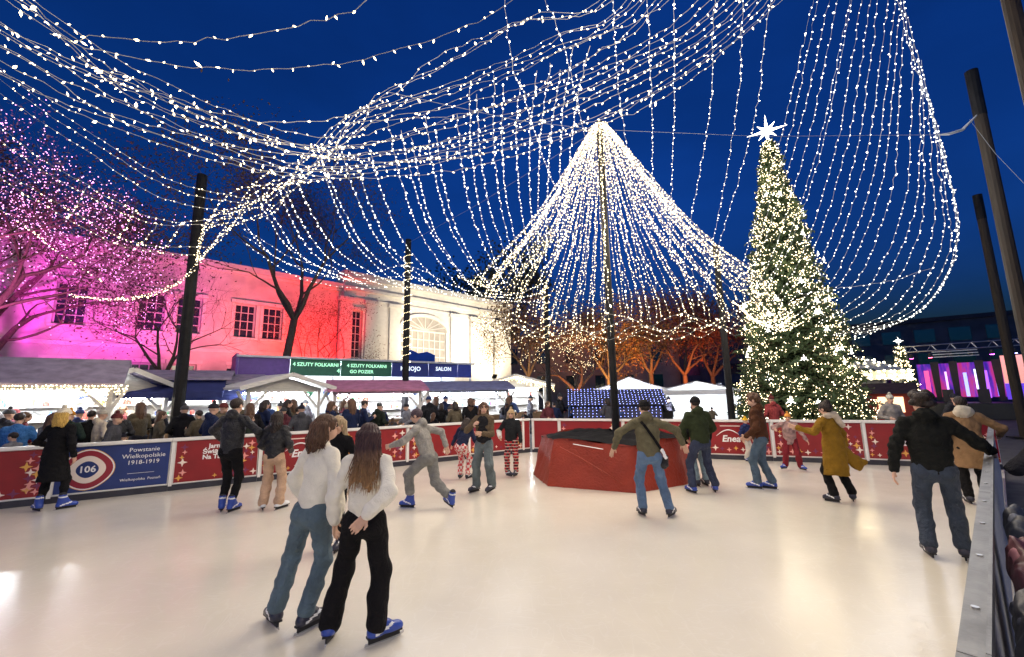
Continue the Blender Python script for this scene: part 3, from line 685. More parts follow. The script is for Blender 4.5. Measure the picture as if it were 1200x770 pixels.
# ------------------------------------------------------------------ masts
DARKM = mat('mast_dark', (.009, .009, .010), .6, .4, 6, .3, 30, spec=.2); WOODM = mat('mast_wood', (.026, .018, .011), .75, .35, 4, .4, 25, stretch=(6, 6, .5))
def mast(x, y, h, r, label, m=DARKM, lights=None, collar=False, top_dark=None):
    t = empty('mast', (x, y, 0)); tag(t, label, 'mast', 'masts that carry the strings of lights')
    b = MB(); b.tube([(0, 0, 0), (0, 0, h * .5), (0, 0, h)], [r, r * .93, r * .86], 12); p = b.build('pole', m, t, False)
    b = MB(); b.box((0, 0, .03), (r * 4.5, r * 4.5, .05)); b.build('base_plate', DARKM, t)
    if collar:
        b = MB(); b.tube([(0, 0, h * .93), (0, 0, h * .95)], r * 1.15, 12); b.build('collar', ALU, t)
    if top_dark:
        b = MB(); b.tube([(0, 0, h - top_dark), (0, 0, h + .01)], r * .93, 12); b.build('sleeve', DARKM, t)
    if lights:
        z0, z1, bl = lights; P = []; D = []
        for z in np.arange(z0, z1, .022):
            a = z * 17; q = r * 1.1 + .01; P.append((q * math.cos(a), q * math.sin(a), z)); D.append((math.cos(a), math.sin(a), .2))
        link('bulbs', bulbs_mesh('bulbs', P, D, .012, .02, MATS[bl]), t)['kind'] = 'stuff'
    return t
mast(MC.x, MC.y, 9.0, .095, 'dark central mast rising from the red tarpaulin cover')
mast(-10.27, 13.0, 9.3, .17, 'dark mast beside the left market stalls, under the bundled lights')
mast(-4.6, 18.0, 8.85, .15, 'dark mast wound with fairy lights before the white portal', lights=(3.3, 8.3, 'bulb'))
mast(1.68, 20.0, 7.4, .13, 'thin dark mast behind the boards left of the tarpaulin base', lights=(4, 7, 'bulb'))
mast(7.15, 14.0, 6.9, .11, 'dark mast just left of the big Christmas tree')
R1 = at(1138, 84, 9.6); mast(R1.x, R1.y, R1.z, .135, 'tall wooden mast at right holding the edge of the light net', WOODM, top_dark=1.25)
R2 = at(1145, 229, 15.5); mast(R2.x, R2.y, R2.z, .15, 'farther wooden mast at right behind the tall one', WOODM, top_dark=1.0)
R0 = at(1184, 0, 6.2); mast(R0.x, R0.y, 9.6, .12, 'nearest wooden mast cut by the upper right corner', WOODM)

# ------------------------------------------------------------------ palace facade
FO = Vector((-22.75, 21.85, 0)); FE = Vector((.688, .7257, 0)); FNN = Vector((.7257, -.688, 0))
def fac(s, z, off=0): return FO + FE * s + FNN * off + Vector((0, 0, z))
def fp(u, v, off=0):
    d = ray(u, v); o = Vector((0, 0, CAM_H)) - FO - FNN * off; t = -o.dot(FNN) / d.dot(FNN); p = Vector((0, 0, CAM_H)) + d * t
    return (p - FO).dot(FE), p.z
STUCCO = mat('stucco', (.58, .55, .51), .85, .22, .9, .5, 14); STONE = mat('pale_stone', (.68, .66, .61), .8, .08, 3, .25, 25); FRAMEM = mat('window_frame', (.55, .54, .52), .6, .05)
GLASSD = mat('dark_glass', (.02, .025, .04), .08, .1, 2, spec=.8); GLASSL = mat('lit_glass', (.35, .33, .30), .2, .15, 2)  # paler glass: glow of the lit portal panes painted into its colour
ROOFM = mat('roof_dark', (.06, .05, .05), .8, .2)
pal = empty('palace', fac(0, 0)); pal.matrix_local = Matrix.Translation(FO) @ frame_matrix((0, 0, 0), FE, (0, 0, 1), FNN)
tag(pal, 'long pale palace facade floodlit pink, red and white behind the stalls', 'building')
def wall_open(name, s0, s1, z0, z1, ops, off, material, depth=.35):
    ss = sorted({s0, s1} | {o[0] for o in ops} | {o[1] for o in ops}); zs = sorted({z0, z1} | {o[2] for o in ops} | {o[3] for o in ops}); b = MB()
    for a, c in zip(ss, ss[1:]):
        for d, e in zip(zs, zs[1:]):
            if any(o[0] <= (a + c) / 2 <= o[1] and o[2] <= (d + e) / 2 <= o[3] for o in ops): continue
            b.face([(a, d, off), (c, d, off), (c, e, off), (a, e, off)])
    for a, c, d, e in ops:
        o2 = off - depth
        b.face([(a, d, off), (a, e, off), (a, e, o2), (a, d, o2)]); b.face([(c, d, off), (c, d, o2), (c, e, o2), (c, e, off)])
        b.face([(a, e, off), (c, e, off), (c, e, o2), (a, e, o2)]); b.face([(a, d, off), (a, d, o2), (c, d, o2), (c, d, off)])
    return b.build(name, material, pal)
def fwindow(a, c, d, e, off, nx=3, nz=4, glass=GLASSD):
    b = MB(); z = off - .25; t = .09
    b.box(((a + c) / 2, d + t / 2, z), (c - a, t, .08)); b.box(((a + c) / 2, e - t / 2, z), (c - a, t, .08)); b.box((a + t / 2, (d + e) / 2, z), (t, e - d - 2 * t, .08)); b.box((c - t / 2, (d + e) / 2, z), (t, e - d - 2 * t, .08))
    for k in range(1, nx): b.box((a + (c - a) * k / nx, (d + e) / 2, z), (.05, e - d - 2 * t, .05))
    for k in range(1, nz): b.box(((a + c) / 2, d + (e - d) * k / nz, z + .004), (c - a - 2 * t, .05, .05))
    w = b.build('window', FRAMEM, pal); b = MB(); b.box(((a + c) / 2, (d + e) / 2, z - .03), (c - a, e - d, .02)); b.build('pane', glass, w)
    b = MB(); b.box(((a + c) / 2, d - .06, off + .08), (c - a + .3, .12, .2)); b.build('sill', STONE, w)
    b = MB(); b.box((a - .09, (d + e) / 2, off + .03), (.18, e - d, .08)); b.build('surround', STONE, w); b = MB(); b.box((c + .09, (d + e) / 2, off + .03), (.18, e - d, .08)); b.build('surround', STONE, w)
    b = MB(); b.box(((a + c) / 2, e + .13, off + .07), (c - a + .5, .22, .18)); b.build('hood_mould', STONE, w)
ops = []
UPC = [(180, 341), (224, 347), (289, 354), (321, 359)]
cols_s = [fp(u, v)[0] for u, v in UPC]; zc = 6.9
cols_s = [cols_s[0] - 10.2, cols_s[0] - 6.4, cols_s[0] - 3.2] + cols_s
for sc_ in cols_s: ops.append((sc_ - .62, sc_ + .62, 5.85, 8.1)); ops.append((sc_ - .62, sc_ + .62, 1.9, 4.0))
PS0 = 13.7; PS1 = 32.2
wall_open('wing_wall', -18, PS0, 0, 10.5, ops, 0, STUCCO)
for o in ops: fwindow(*o, 0)
b = MB(); b.box((-2.15, 10.42, .14), (31.7, .36, .5)); b.box((-2.15, 10.12, .08), (31.7, .2, .24)); b.build('cornice', STONE, pal)
b = MB(); b.box((-2.15, 4.9, .05), (31.7, .22, .14)); b.build('string_course', STONE, pal)
b = MB(); b.face([(-18, 10.6, .2), (PS0, 10.6, .2), (PS0, 11.0, -6), (-18, 11.0, -6)]); b.build('roof', ROOFM, pal)
# portal
a0, z_ = fp(413, 365, .6); a1, _ = fp(425, 365, .6); nar = (a0, a1, 4.3, 8.6)
aw0 = fp(470, 400, .6)[0]; aw1 = fp(523, 400, .6)[0]
pops = [nar, (aw0, aw1, 4.5, 7.6)]
nr2 = (aw1 + (aw0 - nar[1]), aw1 + (aw0 - nar[0]), 4.3, 8.6)
wall_open('portal_wall', PS0, PS1, 0, 11.1, pops, .6, STONE, .4)
b = MB(); b.box(((PS0 + PS1) / 2, 11.35, .2), (PS1 - PS0 + .3, .5, 1.3)); b.box(((PS0 + PS1) / 2, 10.3, .68), (PS1 - PS0, .25, .24)); b.box(((PS0 + PS1) / 2, 9.55, .64), (PS1 - PS0, .12, .14)); b.build('cornice', STONE, pal)
b = MB(); b.face([(PS0, 0, .6), (PS0, 11.1, .6), (PS0, 11.1, -8), (PS0, 0, -8)]); b.build('side_wall', STONE, pal)
b = MB(); b.face([(PS1, 0, .6), (PS1, 0, -14), (PS1, 11.1, -14), (PS1, 11.1, .6)]); b.build('side_wall', STONE, pal)
fwindow(*nar, .6, 2, 7)
arcw = aw1 - aw0; acx = (aw0 + aw1) / 2
b = MB()
for k in range(16):   # arch ring and glazed tympanum above the square opening
    t0, t1 = PI * k / 16, PI * (k + 1) / 16; R_ = arcw / 2
    q = [(acx + R_ * 1.12 * math.cos(t0), 7.6 + R_ * .62 * math.sin(t0), .605), (acx + R_ * 1.12 * math.cos(t1), 7.6 + R_ * .62 * math.sin(t1), .605), (acx + R_ * .97 * math.cos(t1), 7.6 + R_ * .5 * math.sin(t1), .605), (acx + R_ * .97 * math.cos(t0), 7.6 + R_ * .5 * math.sin(t0), .605)]
    b.prism(q, (0, 0, .18))
b.build('arch_moulding', STONE, pal)
w = MB(); z = .36
for k in range(9): w.box((aw0 + arcw * k / 8, 6.05, z), (.09, 3.1, .09))
for k in range(5): w.box((acx, 4.55 + 3.0 * k / 4, z + .004), (arcw, .09, .08))
w = w.build('arched_window', FRAMEM, pal); b = MB(); b.box((acx, 6.05, z - .04), (arcw, 3.1, .03)); b.build('pane', GLASSL, w)
b = MB(); pts = [(acx + arcw / 2 * .97 * math.cos(PI * k / 16), 7.6 + arcw / 2 * .5 * math.sin(PI * k / 16), .602) for k in range(17)]; b.prism(pts, (0, 0, .03)); b.build('tympanum_pane', GLASSL, w)
b = MB()
for k in range(1, 8): t0 = PI * k / 8; b.bar((acx, 7.6, .65), (acx + arcw / 2 * .95 * math.cos(t0), 7.6 + arcw / 2 * .49 * math.sin(t0), .65), .07, .05)
b.build('tympanum_bars', FRAMEM, w)
for u in (404, 434, 462, 533, 556, 583):
    sp_ = fp(u, 400, .8)[0]; b = MB(); b.box((sp_, 4.9, .72), (.95, 9.2, .24)); b.box((sp_, 9.35, .76), (1.2, .3, .34)); b.box((sp_, .5, .76), (1.2, 1.0, .34)); b.build('pilaster', STONE, pal)
BLUEB = mat('blue_sheet', (.01, .09, .55), .5, .15, 3)
p = at(493, 430, 28); t = empty('blue_board', (p.x, p.y, p.z)); t.rotation_euler = (0, 0, math.atan2(FE.y, FE.x)); tag(t, 'bright blue board standing above the sign fascia before the portal', 'board')
b = MB(); b.prism([(-1.15, 0, -1), (1.15, 0, -1), (1.15, 0, .85), (.5, 0, 1.05), (-.2, 0, .9), (-.8, 0, 1.1), (-1.15, 0, .8)], (0, .08, 0)); b.build('panel', BLUEB, t)
for x in (-.9, .9): b = MB(); b.box((x, .12, -p.z / 2 - .5), (.07, .06, p.z - 1.0)); b.build('leg', DARKM, t)

# floodlights on stands
HOUS = mat('lamp_housing', (.03, .03, .03), .5, .1)
def flood(pos, target, col, power, label, size=75, h=None, rad_=.15, blend=.8):
    pos = Vector(pos); t = empty('floodlight', (pos.x, pos.y, 0)); tag(t, label, 'floodlight', 'floodlights for the facade and trees')
    d = (Vector(target) - pos).normalized(); R = d.to_track_quat('-Z', 'Y').to_matrix()
    b = MB(); b.tube([(0, 0, 0), (0, 0, pos.z - .15)], .03, 8); b.build('stand', HOUS, t)
    b = MB(); c = Vector((0, 0, pos.z)); b.box(c - d * .08, (.42, .34, .1), R); b.build('housing', HOUS, t)
    b = MB(); b.box(c - d * .02, (.38, .3, .015), R); b.build('lens', emis('lens_%s' % label[:24], col, 6.0, 'NONE'), t)
    ld = bpy.data.lights.new('flood', 'SPOT'); ld.energy = power; ld.color = col; ld.spot_size = rad(size); ld.spot_blend = blend; ld.shadow_soft_size = rad_
    lo = link('lamp', ld, t); lo.location = c + d * .05; lo.rotation_euler = d.to_track_quat('-Z', 'Y').to_euler()
    return t
FL = [(-9.5, 6, (.70, .05, 1.0), 6000, 'floodlight throwing violet on the leftmost palace wing'), (-4.0, 6, (1.0, .04, .80), 7000, 'floodlight throwing magenta on the palace wing'), (1.0, 6, (1.0, .05, .62), 7500, 'floodlight throwing pink on the palace wing'),
      (5.5, 6, (1.0, .17, .26), 8500, 'floodlight throwing salmon on the palace wing'), (9.5, 6, (1.0, .10, .07), 8500, 'floodlight throwing orange-red on the palace wing'), (12.2, 4.5, (1.0, .012, .012), 15000, 'floodlight throwing deep red beside the portal'),
      (17.0, 8, (1.0, .80, .55), 11000, 'floodlight lighting the left end of the white portal'), (22.5, 8, (1.0, .86, .66), 12000, 'floodlight lighting the arched portal window'), (28.5, 8, (1.0, .86, .62), 12000, 'floodlight lighting the right end of the portal')]
for s_, off, c, pw, lab in FL: flood(fac(s_, 3.3, off), fac(s_, 7.2, 0), c, pw * (.58 if s_ > 15 else .34), lab, 78)

# building behind, dim
b = MB(); b.box((0, 0, 5), (34, 8, 10)); rb = b.build('rear_building', mat('ochre_wall', (.42, .30, .20), .85, .15, 1)); rb.location = (14, 62, 0); tag(rb, 'ochre house wall far behind the trees and the white tent', 'building')
for i in range(8):
    for zz in (-1.4, 2.2):
        pass
for i in range(8):
    for zz in (3.2, 7.0): b = MB(); b.box((-14 + 4 * i, -4.02, zz), (1.3, .1, 2.1)); b.build('window', GLASSD, rb)
# dark block on the right
DKB = mat('night_facade', (.05, .055, .075), .8, .3, 1)
t = empty('dark_block', (44, 47, 0), rad(-38)); tag(t, 'long dark office block on the right horizon behind the stage', 'building')
b = MB(); b.box((0, 0, 4.2), (46, 10, 8.4)); b.build('wall', DKB, t)
b = MB(); b.box((0, 0, 8.6), (46.6, 10.6, .4)); b.build('roof', mat('roof_edge', (.03, .03, .04), .8, .2), t)
for i in range(18):
    for zz in (2.2, 4.6, 7.0): b = MB(); b.box((-21.2 + 2.5 * i, -5.02, zz), (1.5, .1, 1.3)); b.build('window', GLASSD, t)

# ------------------------------------------------------------------ trees
def leaf_mesh(name, P, size, material, flat=.6):
    P = np.asarray(P, dtype=np.float32); n = len(P); a = RNG.normal(0, 1, (n, 3)); a /= np.linalg.norm(a, axis=1, keepdims=True); c = RNG.normal(0, 1, (n, 3)); c -= a * (a * c).sum(1, keepdims=True); c /= np.linalg.norm(c, axis=1, keepdims=True)
    sz = (size * RNG.uniform(.6, 1.3, n))[:, None]; a = a * sz; c = c * sz * flat
    V = np.stack([P - a, P + c * .9, P + a, P - c * .9], 1).reshape(-1, 3); Fq = np.arange(n * 4).reshape(-1, 4)
    return mesh(name, V, Fq, material)
def grow(b, p, d, L, r, depth, rnd, tips, spread=.5, up=.12, n=5, allp=None, nb=(2, 3)):
    pts = [p]; rs = [r]; k = 3 if depth < 2 else 4
    for i in range(k):
        d = (d + Vector((rnd.gauss(0, .13), rnd.gauss(0, .13), rnd.gauss(0, .1) + up * .3))).normalized(); p = p + d * (L / k); pts.append(p); rs.append(r * (1 - .45 * (i + 1) / k))
    b.tube(pts, rs, max(3, n), cap=False)
    if allp is not None: allp += [(q, depth) for q in pts[1:]]
    if depth == 0: tips.append(p); return
    for i in range(rnd.randint(*nb)):
        q = pts[-1] if i == 0 else pts[rnd.randint(max(1, k - 2), k)]
        a = rnd.uniform(0, 2 * PI); x = d.orthogonal().normalized(); x = Matrix.Rotation(a, 3, d) @ x
        nd = (d * (1 - spread * .5) + x * spread * rnd.uniform(.7, 1.4) + Vector((0, 0, up))).normalized()
        grow(b, q, nd, L * rnd.uniform(.62, .82), rs[-1] * .8, depth - 1, rnd, tips, spread, up, n - 1, allp, nb)
BARK = mat('bark', (.10, .075, .055), .9, .3, 8, .5, 40, stretch=(3, 3, 1))
def bare_tree(pos, h, r, label, seed, depth=5, spread=.6, leaf=None, bulbs=None, lean=(0, 0), nb=(2, 3), trunk=.3):
    rnd = random.Random(seed); t = empty('tree', pos); tag(t, label, 'tree')
    b = MB(); tips = []; allp = []; top = Vector((lean[0], lean[1], h * trunk)); b.tube([(0, 0, 0), top * .5 + Vector((.03, 0, 0)), top], [r * 1.25, r, r * .85], 8, cap=False); tr = b.build('trunk', BARK, t, True)
    b = MB()
    for i in range(4):
        a = i * PI / 2 + rnd.uniform(-.4, .4); grow(b, top, Vector((math.cos(a) * spread, math.sin(a) * spread, 1)).normalized(), h * .26, r * .62, depth - 1, rnd, tips, spread, .12, 5, allp, nb)
    b.build('branches', BARK, t, True)['kind'] = 'stuff'
    if leaf:
        m, cnt, sz, sp = leaf; src = [q for q, dd in allp if dd <= 2]; I = RNG.integers(0, len(src), cnt); P = np.array([list(src[i]) for i in I]) + RNG.normal(0, sp, (cnt, 3)); link('crown', leaf_mesh('crown', P, sz, m), t)['kind'] = 'stuff'
    if bulbs:
        bm, cnt, sz, sp = bulbs; src = [q for q, dd in allp]; I = RNG.integers(0, len(src), cnt); P = np.array([list(src[i]) for i in I]) + RNG.normal(0, sp, (cnt, 3)); link('bulbs', bulbs_mesh('bulbs', P, RNG.normal(0, 1, (cnt, 3)), sz, sz, MATS[bm]), t)['kind'] = 'stuff'
    return t
LEAF_BR = mat('leaf_brown', (.07, .04, .028), .7, .4, 3); LEAF_RED = mat('leaf_copper', (.20, .07, .03), .7, .4, 3); LEAF_AMB = mat('leaf_amber', (.30, .16, .05), .7, .45, 3); LEAF_DK = mat('leaf_dark', (.035, .05, .03), .7, .4, 3); LEAF_PK = mat('leaf_pale', (.30, .24, .22), .7, .3, 3)
p = gnd(30, 560); bare_tree((-20.0, 15.2, 0), 13.0, .3, 'big bare tree glowing pink with fairy lights at far left', 11, 6, .62, (LEAF_PK, 8000, .045, .25), ('bulb_pink', 2600, .02, .12), nb=(3, 4))
bare_tree((-22.6, 17.6, 0), 11.5, .26, 'second bare tree glowing pink behind the big one at far left', 12, 6, .7, (LEAF_PK, 6000, .05, .3), ('bulb_pink', 1600, .022, .15), nb=(3, 4))
bare_tree((-25.5, 19.5, 0), 15.0, .3, 'tall dark tree behind the pink tree at the left edge', 19, 6, .6, (LEAF_BR, 17000, .07, .5))
flood((-17.2, 12.6, 2.6), (-20.5, 16, 8), (1.0, .10, .75), 5000, 'floodlight throwing pink up into the left tree', 110)
flood((-17.0, 11.4, 3.0), (-18.3, 13.0, 4.5), (1.0, .75, .1), 500, 'floodlight throwing yellow on the lower left tree', 90)
p = at(190, 440, 19.5); bare_tree((p.x, p.y, 0), 9.5, .13, 'slender bare tree standing before the pink palace wing', 5, 6, .75, nb=(3, 4))
p = at(322, 425, 22.5); bare_tree((p.x, p.y, 0), 14.5, .22, 'leaning dark-trunked tree with thin brown crown before the red wall', 8, 6, .55, (LEAF_BR, 13000, .06, .45), lean=(.9, 0), trunk=.42)
p = at(375, 430, 27); bare_tree((p.x, p.y, 0), 9.0, .12, 'young rusty leafed tree in the red light beside the portal', 15, 6, .7, (LEAF_RED, 3500, .045, .25), nb=(3, 3))
p = at(590, 400, 62); bare_tree((p.x, p.y, 0), 24.0, .4, 'dark leafy treetop showing above the right end of the portal', 21, 5, .55, (LEAF_DK, 5000, .3, .9))
p = at(676, 470, 24); bare_tree((p.x, p.y, 0), 6.2, .20, 'small tree lit orange and wound with white lights behind the boards', 33, 5, .8, (LEAF_RED, 900, .05, .2), ('bulb', 420, .014, .05))
flood((p.x - 1.2, p.y - 2.0, .6), (p.x, p.y, 3), (1.0, .28, .05), 900, 'floodlight throwing orange on the small tree', 80)
for k, (u, y, h, lab) in enumerate(((715, 33, 9.5, 'rusty leafed tree directly behind the white tent peak'), (765, 34, 11.0, 'yellow-lit leafy tree behind the middle of the white tent'), (805, 33, 10.5, 'copper beech lit red behind the right of the white tent'), (838, 35, 10.0, 'copper beech lit red behind the dark mast'), (620, 36, 11.0, 'leafy tree between the portal end and the small orange tree'))):
    q = at(u, 470, y); bare_tree((q.x, q.y, 0), h, .2, lab, 40 + k, 5, .75, (LEAF_RED if k in (2, 3) else LEAF_AMB, 6500, .09, .4), nb=(3, 3))
q = at(720, 470, 29.5); flood((q.x, q.y, .6), (q.x + 1, q.y + 5, 5), (1.0, .45, .12), 6000, 'floodlight throwing amber on the trees behind the tent', 85)
q = at(815, 470, 29.5); flood((q.x, q.y, .6), (q.x + 1, q.y + 5, 4.5), (1.0, .22, .05), 4200, 'floodlight throwing red on the copper beeches', 80)
q = at(625, 470, 31); flood((q.x, q.y, .6), (q.x + 1, q.y + 6, 4.5), (1.0, .55, .22), 3500, 'floodlight throwing warm light on the tree by the portal', 65)

# the big Christmas tree
NEEDLE = mat('fir_needles', (.05, .085, .035), .75, .4, 5)
def fir(pos, h, rb, label, nb=900, leaf=.16, bulbs=2300, bmat='bulb_tree', br=.028, z0=.6, seed=3):
    t = empty('christmas_tree', pos); tag(t, label, 'christmas tree'); rnd = np.random.default_rng(seed)
    b = MB(); b.tube([(0, 0, 0), (0, 0, h * .5), (0, 0, h * .985)], [rb * .075, rb * .045, .02], 8); b.build('trunk', BARK, t, True)
    b = MB(); P = []; LB = []
    for i in range(nb):
        f = (i + .5) / nb; z = z0 + (h - z0 - .15) * (1 - (1 - f) ** .72 if False else f ** 1.35); q = 1 - (z - z0) / (h - z0)
        L = rb * (q ** .92) * rnd.uniform(.72, 1.08) + .12; a = i * 2.39996 + rnd.normal(0, .2); dx, dy = math.cos(a), math.sin(a)
        zt = z - .10 * L + rnd.normal(0, .05)
        b.tube([(0, 0, z), (dx * L * .5, dy * L * .5, z - .02 * L), (dx * L, dy * L, zt)], [.03 * q + .008, .02 * q + .006, .005], 3, cap=False)
        n = int(14 + 34 * L / rb); u = rnd.random(n) ** .6; w = .16 * L * (1.1 - u) + .05
        P.append(np.stack([dx * L * u + rnd.normal(0, 1, n) * w, dy * L * u + rnd.normal(0, 1, n) * w, z + (zt - z) * u + rnd.normal(0, .05, n) - .04], 1))
        LB.append((dx, dy, L, z, zt))
    b.build('branches', BARK, t)['kind'] = 'stuff'
    P = np.vstack(P); link('crown', leaf_mesh('crown', P, leaf, NEEDLE, .3), t)['kind'] = 'stuff'
    Q = []
    for k in range(bulbs):
        dx, dy, L, z, zt = LB[rnd.integers(len(LB))]; u = rnd.uniform(.72, 1.03); Q.append((dx * L * u + rnd.normal(0, .06), dy * L * u + rnd.normal(0, .06), z + (zt - z) * u + rnd.normal(0, .05)))
    link('bulbs', bulbs_mesh('bulbs', Q, rnd.normal(0, 1, (len(Q), 3)), br * rnd.uniform(.7, 1.2, len(Q)), br * 1.1, MATS[bmat]), t)['kind'] = 'stuff'
    ld = bpy.data.lights.new('tree_lamp', 'POINT'); ld.energy = 3.2 * h * rb / 5; ld.color = (1.0, .78, .45); ld.shadow_soft_size = .3      # light of the bulbs round the crown
    for k in range(14): z = z0 + (h - z0) * (k + .5) / 15; q = rb * (1 - (z - z0) / (h - z0)) + .35; lo = link('lamp', ld, t); lo.location = (q * math.cos(k * 2.4), q * math.sin(k * 2.4), z)
    return t, LB
def star8(parent, c, r, m, name, n=8, thick=.06, facing=None):
    b = MB(); pts = []
    for k in range(2 * n):
        a = PI * k / n; q = (r if k % 4 == 0 else r * .62) if k % 2 == 0 else r * .22; pts.append((q * math.sin(a), q * math.cos(a)))
    i = len(pts); V = [(x, 0, z) for x, z in pts] + [(0, -thick, 0), (0, thick, 0)]; Fc = []
    for k in range(i): Fc.append([k, (k + 1) % i, i]); Fc.append([(k + 1) % i, k, i + 1])
    o = link(name, mesh(name, V, Fc, m), parent); o.location = c
    if facing is not None: o.rotation_euler = (0, 0, facing)
    return o
TP = at(930, 470, 17.2); ST = at(899, 150, 17.2)
TP = Vector(((TP.x + ST.x) / 2 + .1, 17.2, 0)); TH = ST.z - .55
xt, LB = fir(TP, TH, 2.4, 'tall Christmas tree covered in white lights with a glowing star', 1150, .15, 9500, 'bulb_tree', .0175)
STAR = emis('star_white', (1.0, .95, .85), 9.0); ORN = emis('ornament_white', (1.0, .95, .88), 7.0)
fz = -math.atan2(TP.x, TP.y)
star8(xt, (0, 0, TH + .4), .8, STAR, 'star', facing=fz)
rr = random.Random(4)
for k in range(46):
    dx, dy, L, z, zt = LB[rr.randrange(len(LB))]
    if dy > .3: dy = -dy
    if z > TH * .86: continue
    star8(xt, (dx * L * 1.02, dy * L * 1.02, zt), rr.uniform(.14, .2), ORN, 'star_ornament', 6, .03, math.atan2(dx, -dy))
p = at(1064, 470, 26); st, LB2 = fir((p.x, p.y, 0), 4.55, .75, 'small golden-lit Christmas tree near the stage', 240, .08, 520, 'bulb_tree', .03, seed=9)
star8(st, (0, 0, 4.75), .26, STAR, 'star', facing=-math.atan2(p.x, p.y))

# ------------------------------------------------------------------ market stalls
WOOD_W = mat('stall_white_wood', (.68, .66, .62), .7, .12, 6, .25, 40, stretch=(1, 1, 6)); WOOD_B = mat('stall_brown_wood', (.20, .12, .06), .8, .3, 5, .4, 30, stretch=(1, 1, 6)); ROOF_P = mat('stall_roof', (.28, .24, .32), .8, .25, 4, .3, 20)
AWN = mat('awning_navy', (.02, .03, .14), .8, .15, 4); TUBE = emis('stall_lamp', (.86, .93, 1.0), 120.0); TUBEW = emis('stall_lamp_warm', (1.0, .88, .68), 100.0); GOODS = [mat('goods_%d' % i, c, .6, .2) for i, c in enumerate(((.5, .08, .06), (.55, .4, .1), (.08, .3, .15), (.6, .55, .5), (.1, .2, .5)))]
def stall(pos, rz, label, w=2.6, d=1.9, h=2.35, roof='gable', rh=.75, roof_m=None, lamp=TUBE, awning=False, eave=False, side_open=True, ybrace=True, over=.35, seed=0, wall_m=None):
    """front faces local -y"""
    t = empty('market_stall', pos, rz); tag(t, label, 'market stall', 'market stalls round the rink'); r = random.Random(seed); wm = wall_m or WOOD_W; rm = roof_m or ROOF_P
    b = MB(); b.box((0, d / 2 - .03, h / 2), (w - .1, .05, h - .02)); b.build('back_wall', wm, t)
    if not side_open:
        for sx in (-1, 1): b = MB(); b.box((sx * (w / 2 - .04), .1, h / 2), (.05, d - .35, h - .03)); b.build('side_wall', wm, t)
    for sx in (-1, 1):
        for sy in (-1, 1):
            b = MB(); b.box((sx * (w / 2 - .03), sy * (d / 2 - .09), h / 2), (.11, .11, h)); p = b.build('post', wm, t)
        if ybrace:
            b = MB(); y = -d / 2 + .09; b.bar((sx * (w / 2 - .04), y, h - .7), (sx * (w / 2 - .62), y, h - .05), .07, .08); b.bar((sx * (w / 2 - .02), y, h - .7), (sx * (w / 2 + .3), y, h - .08), .07, .08); b.build('brace', wm, t)
    b = MB(); b.box((0, -d / 2 + .12, h - .04), (w + .1, .1, .14)); b.build('lintel', wm, t)
    b = MB(); b.box((0, -d / 2 + .02, .5), (w - .26, .06, .96)); b.build('counter_front', WOOD_B if not wall_m else wm, t)
    b = MB(); b.box((0, -d / 2 + .18, 1.01), (w - .24, .42, .05)); b.build('counter_top', WOOD_W, t)
    for zz in (1.35, 1.75): b = MB(); b.box((0, d / 2 - .22, zz), (w - .3, .28, .03)); b.build('shelf', WOOD_W, t)
    for k in range(16):
        x = r.uniform(-w / 2 + .3, w / 2 - .3); zz = r.choice((1.37, 1.77)); hh = r.uniform(.12, .28); b = MB(); q = r.uniform(.04, .07)
        b.tube([(x, d / 2 - .24, zz), (x, d / 2 - .24, zz + hh * .7), (x, d / 2 - .24, zz + hh)], [q, q, q * .4], 8); b.build('jar', GOODS[k % 5], t)
    if roof == 'gable':      # ridge runs front to back, gable to the front
        th = .06; y0, y1 = -d / 2 - over, d / 2 + .2
        for sx in (-1, 1): b = MB(); b.prism([(0, y0, h + rh), (sx * (w / 2 + .4), y0, h - .02), (sx * (w / 2 + .4), y0, h + .05), (0, y0, h + rh + .08)], (0, y1 - y0, 0)); b.build('roof_slope', rm, t)
        b = MB(); b.prism([(-w / 2, -d / 2 + .05, h + .03), (w / 2, -d / 2 + .05, h + .03), (0, -d / 2 + .05, h + rh - .06)], (0, .04, 0)); b.build('gable', wm, t)
        for sx in (-1, 1): b = MB(); b.bar((0, y0 - .015, h + rh + .03), (sx * (w / 2 + .4), y0 - .015, h + .0), .03, .14); b.build('barge_board', wm, t)
    else:                    # ridge runs left to right
        y0, y1 = -d / 2 - over, d / 2 + over * .6
        b = MB(); b.prism([(-w / 2 - .25, y0, h - .02), (-w / 2 - .25, 0, h + rh), (-w / 2 - .25, 0, h + rh + .07), (-w / 2 - .25, y0, h + .06)], (w + .5, 0, 0)); b.build('roof_slope', rm, t)
        b = MB(); b.prism([(-w / 2 - .25, y1, h - .02), (-w / 2 - .25, y1, h + .06), (-w / 2 - .25, 0, h + rh + .07), (-w / 2 - .25, 0, h + rh)], (w + .5, 0, 0)); b.build('roof_slope', rm, t)
    if awning:
        b = MB(); b.prism([(-w / 2 - .1, -d / 2 - .05, h - .02), (-w / 2 - .1, -d / 2 - .95, h - .42), (-w / 2 - .1, -d / 2 - .95, h - .60), (-w / 2 - .1, -d / 2 - .90, h - .60), (-w / 2 - .1, -d / 2 - .05, h - .10)], (w + .2, 0, 0)); b.build('awning', AWN, t)
    b = MB(); b.box((0, .1, h - .14), (w - .4, .1, .05)); b.build('lamp_tube', lamp, t)
    b = MB(); b.box((0, -d / 2 + .3, h - .2), (w - .6, .06, .04)); b.build('lamp_tube', lamp, t)
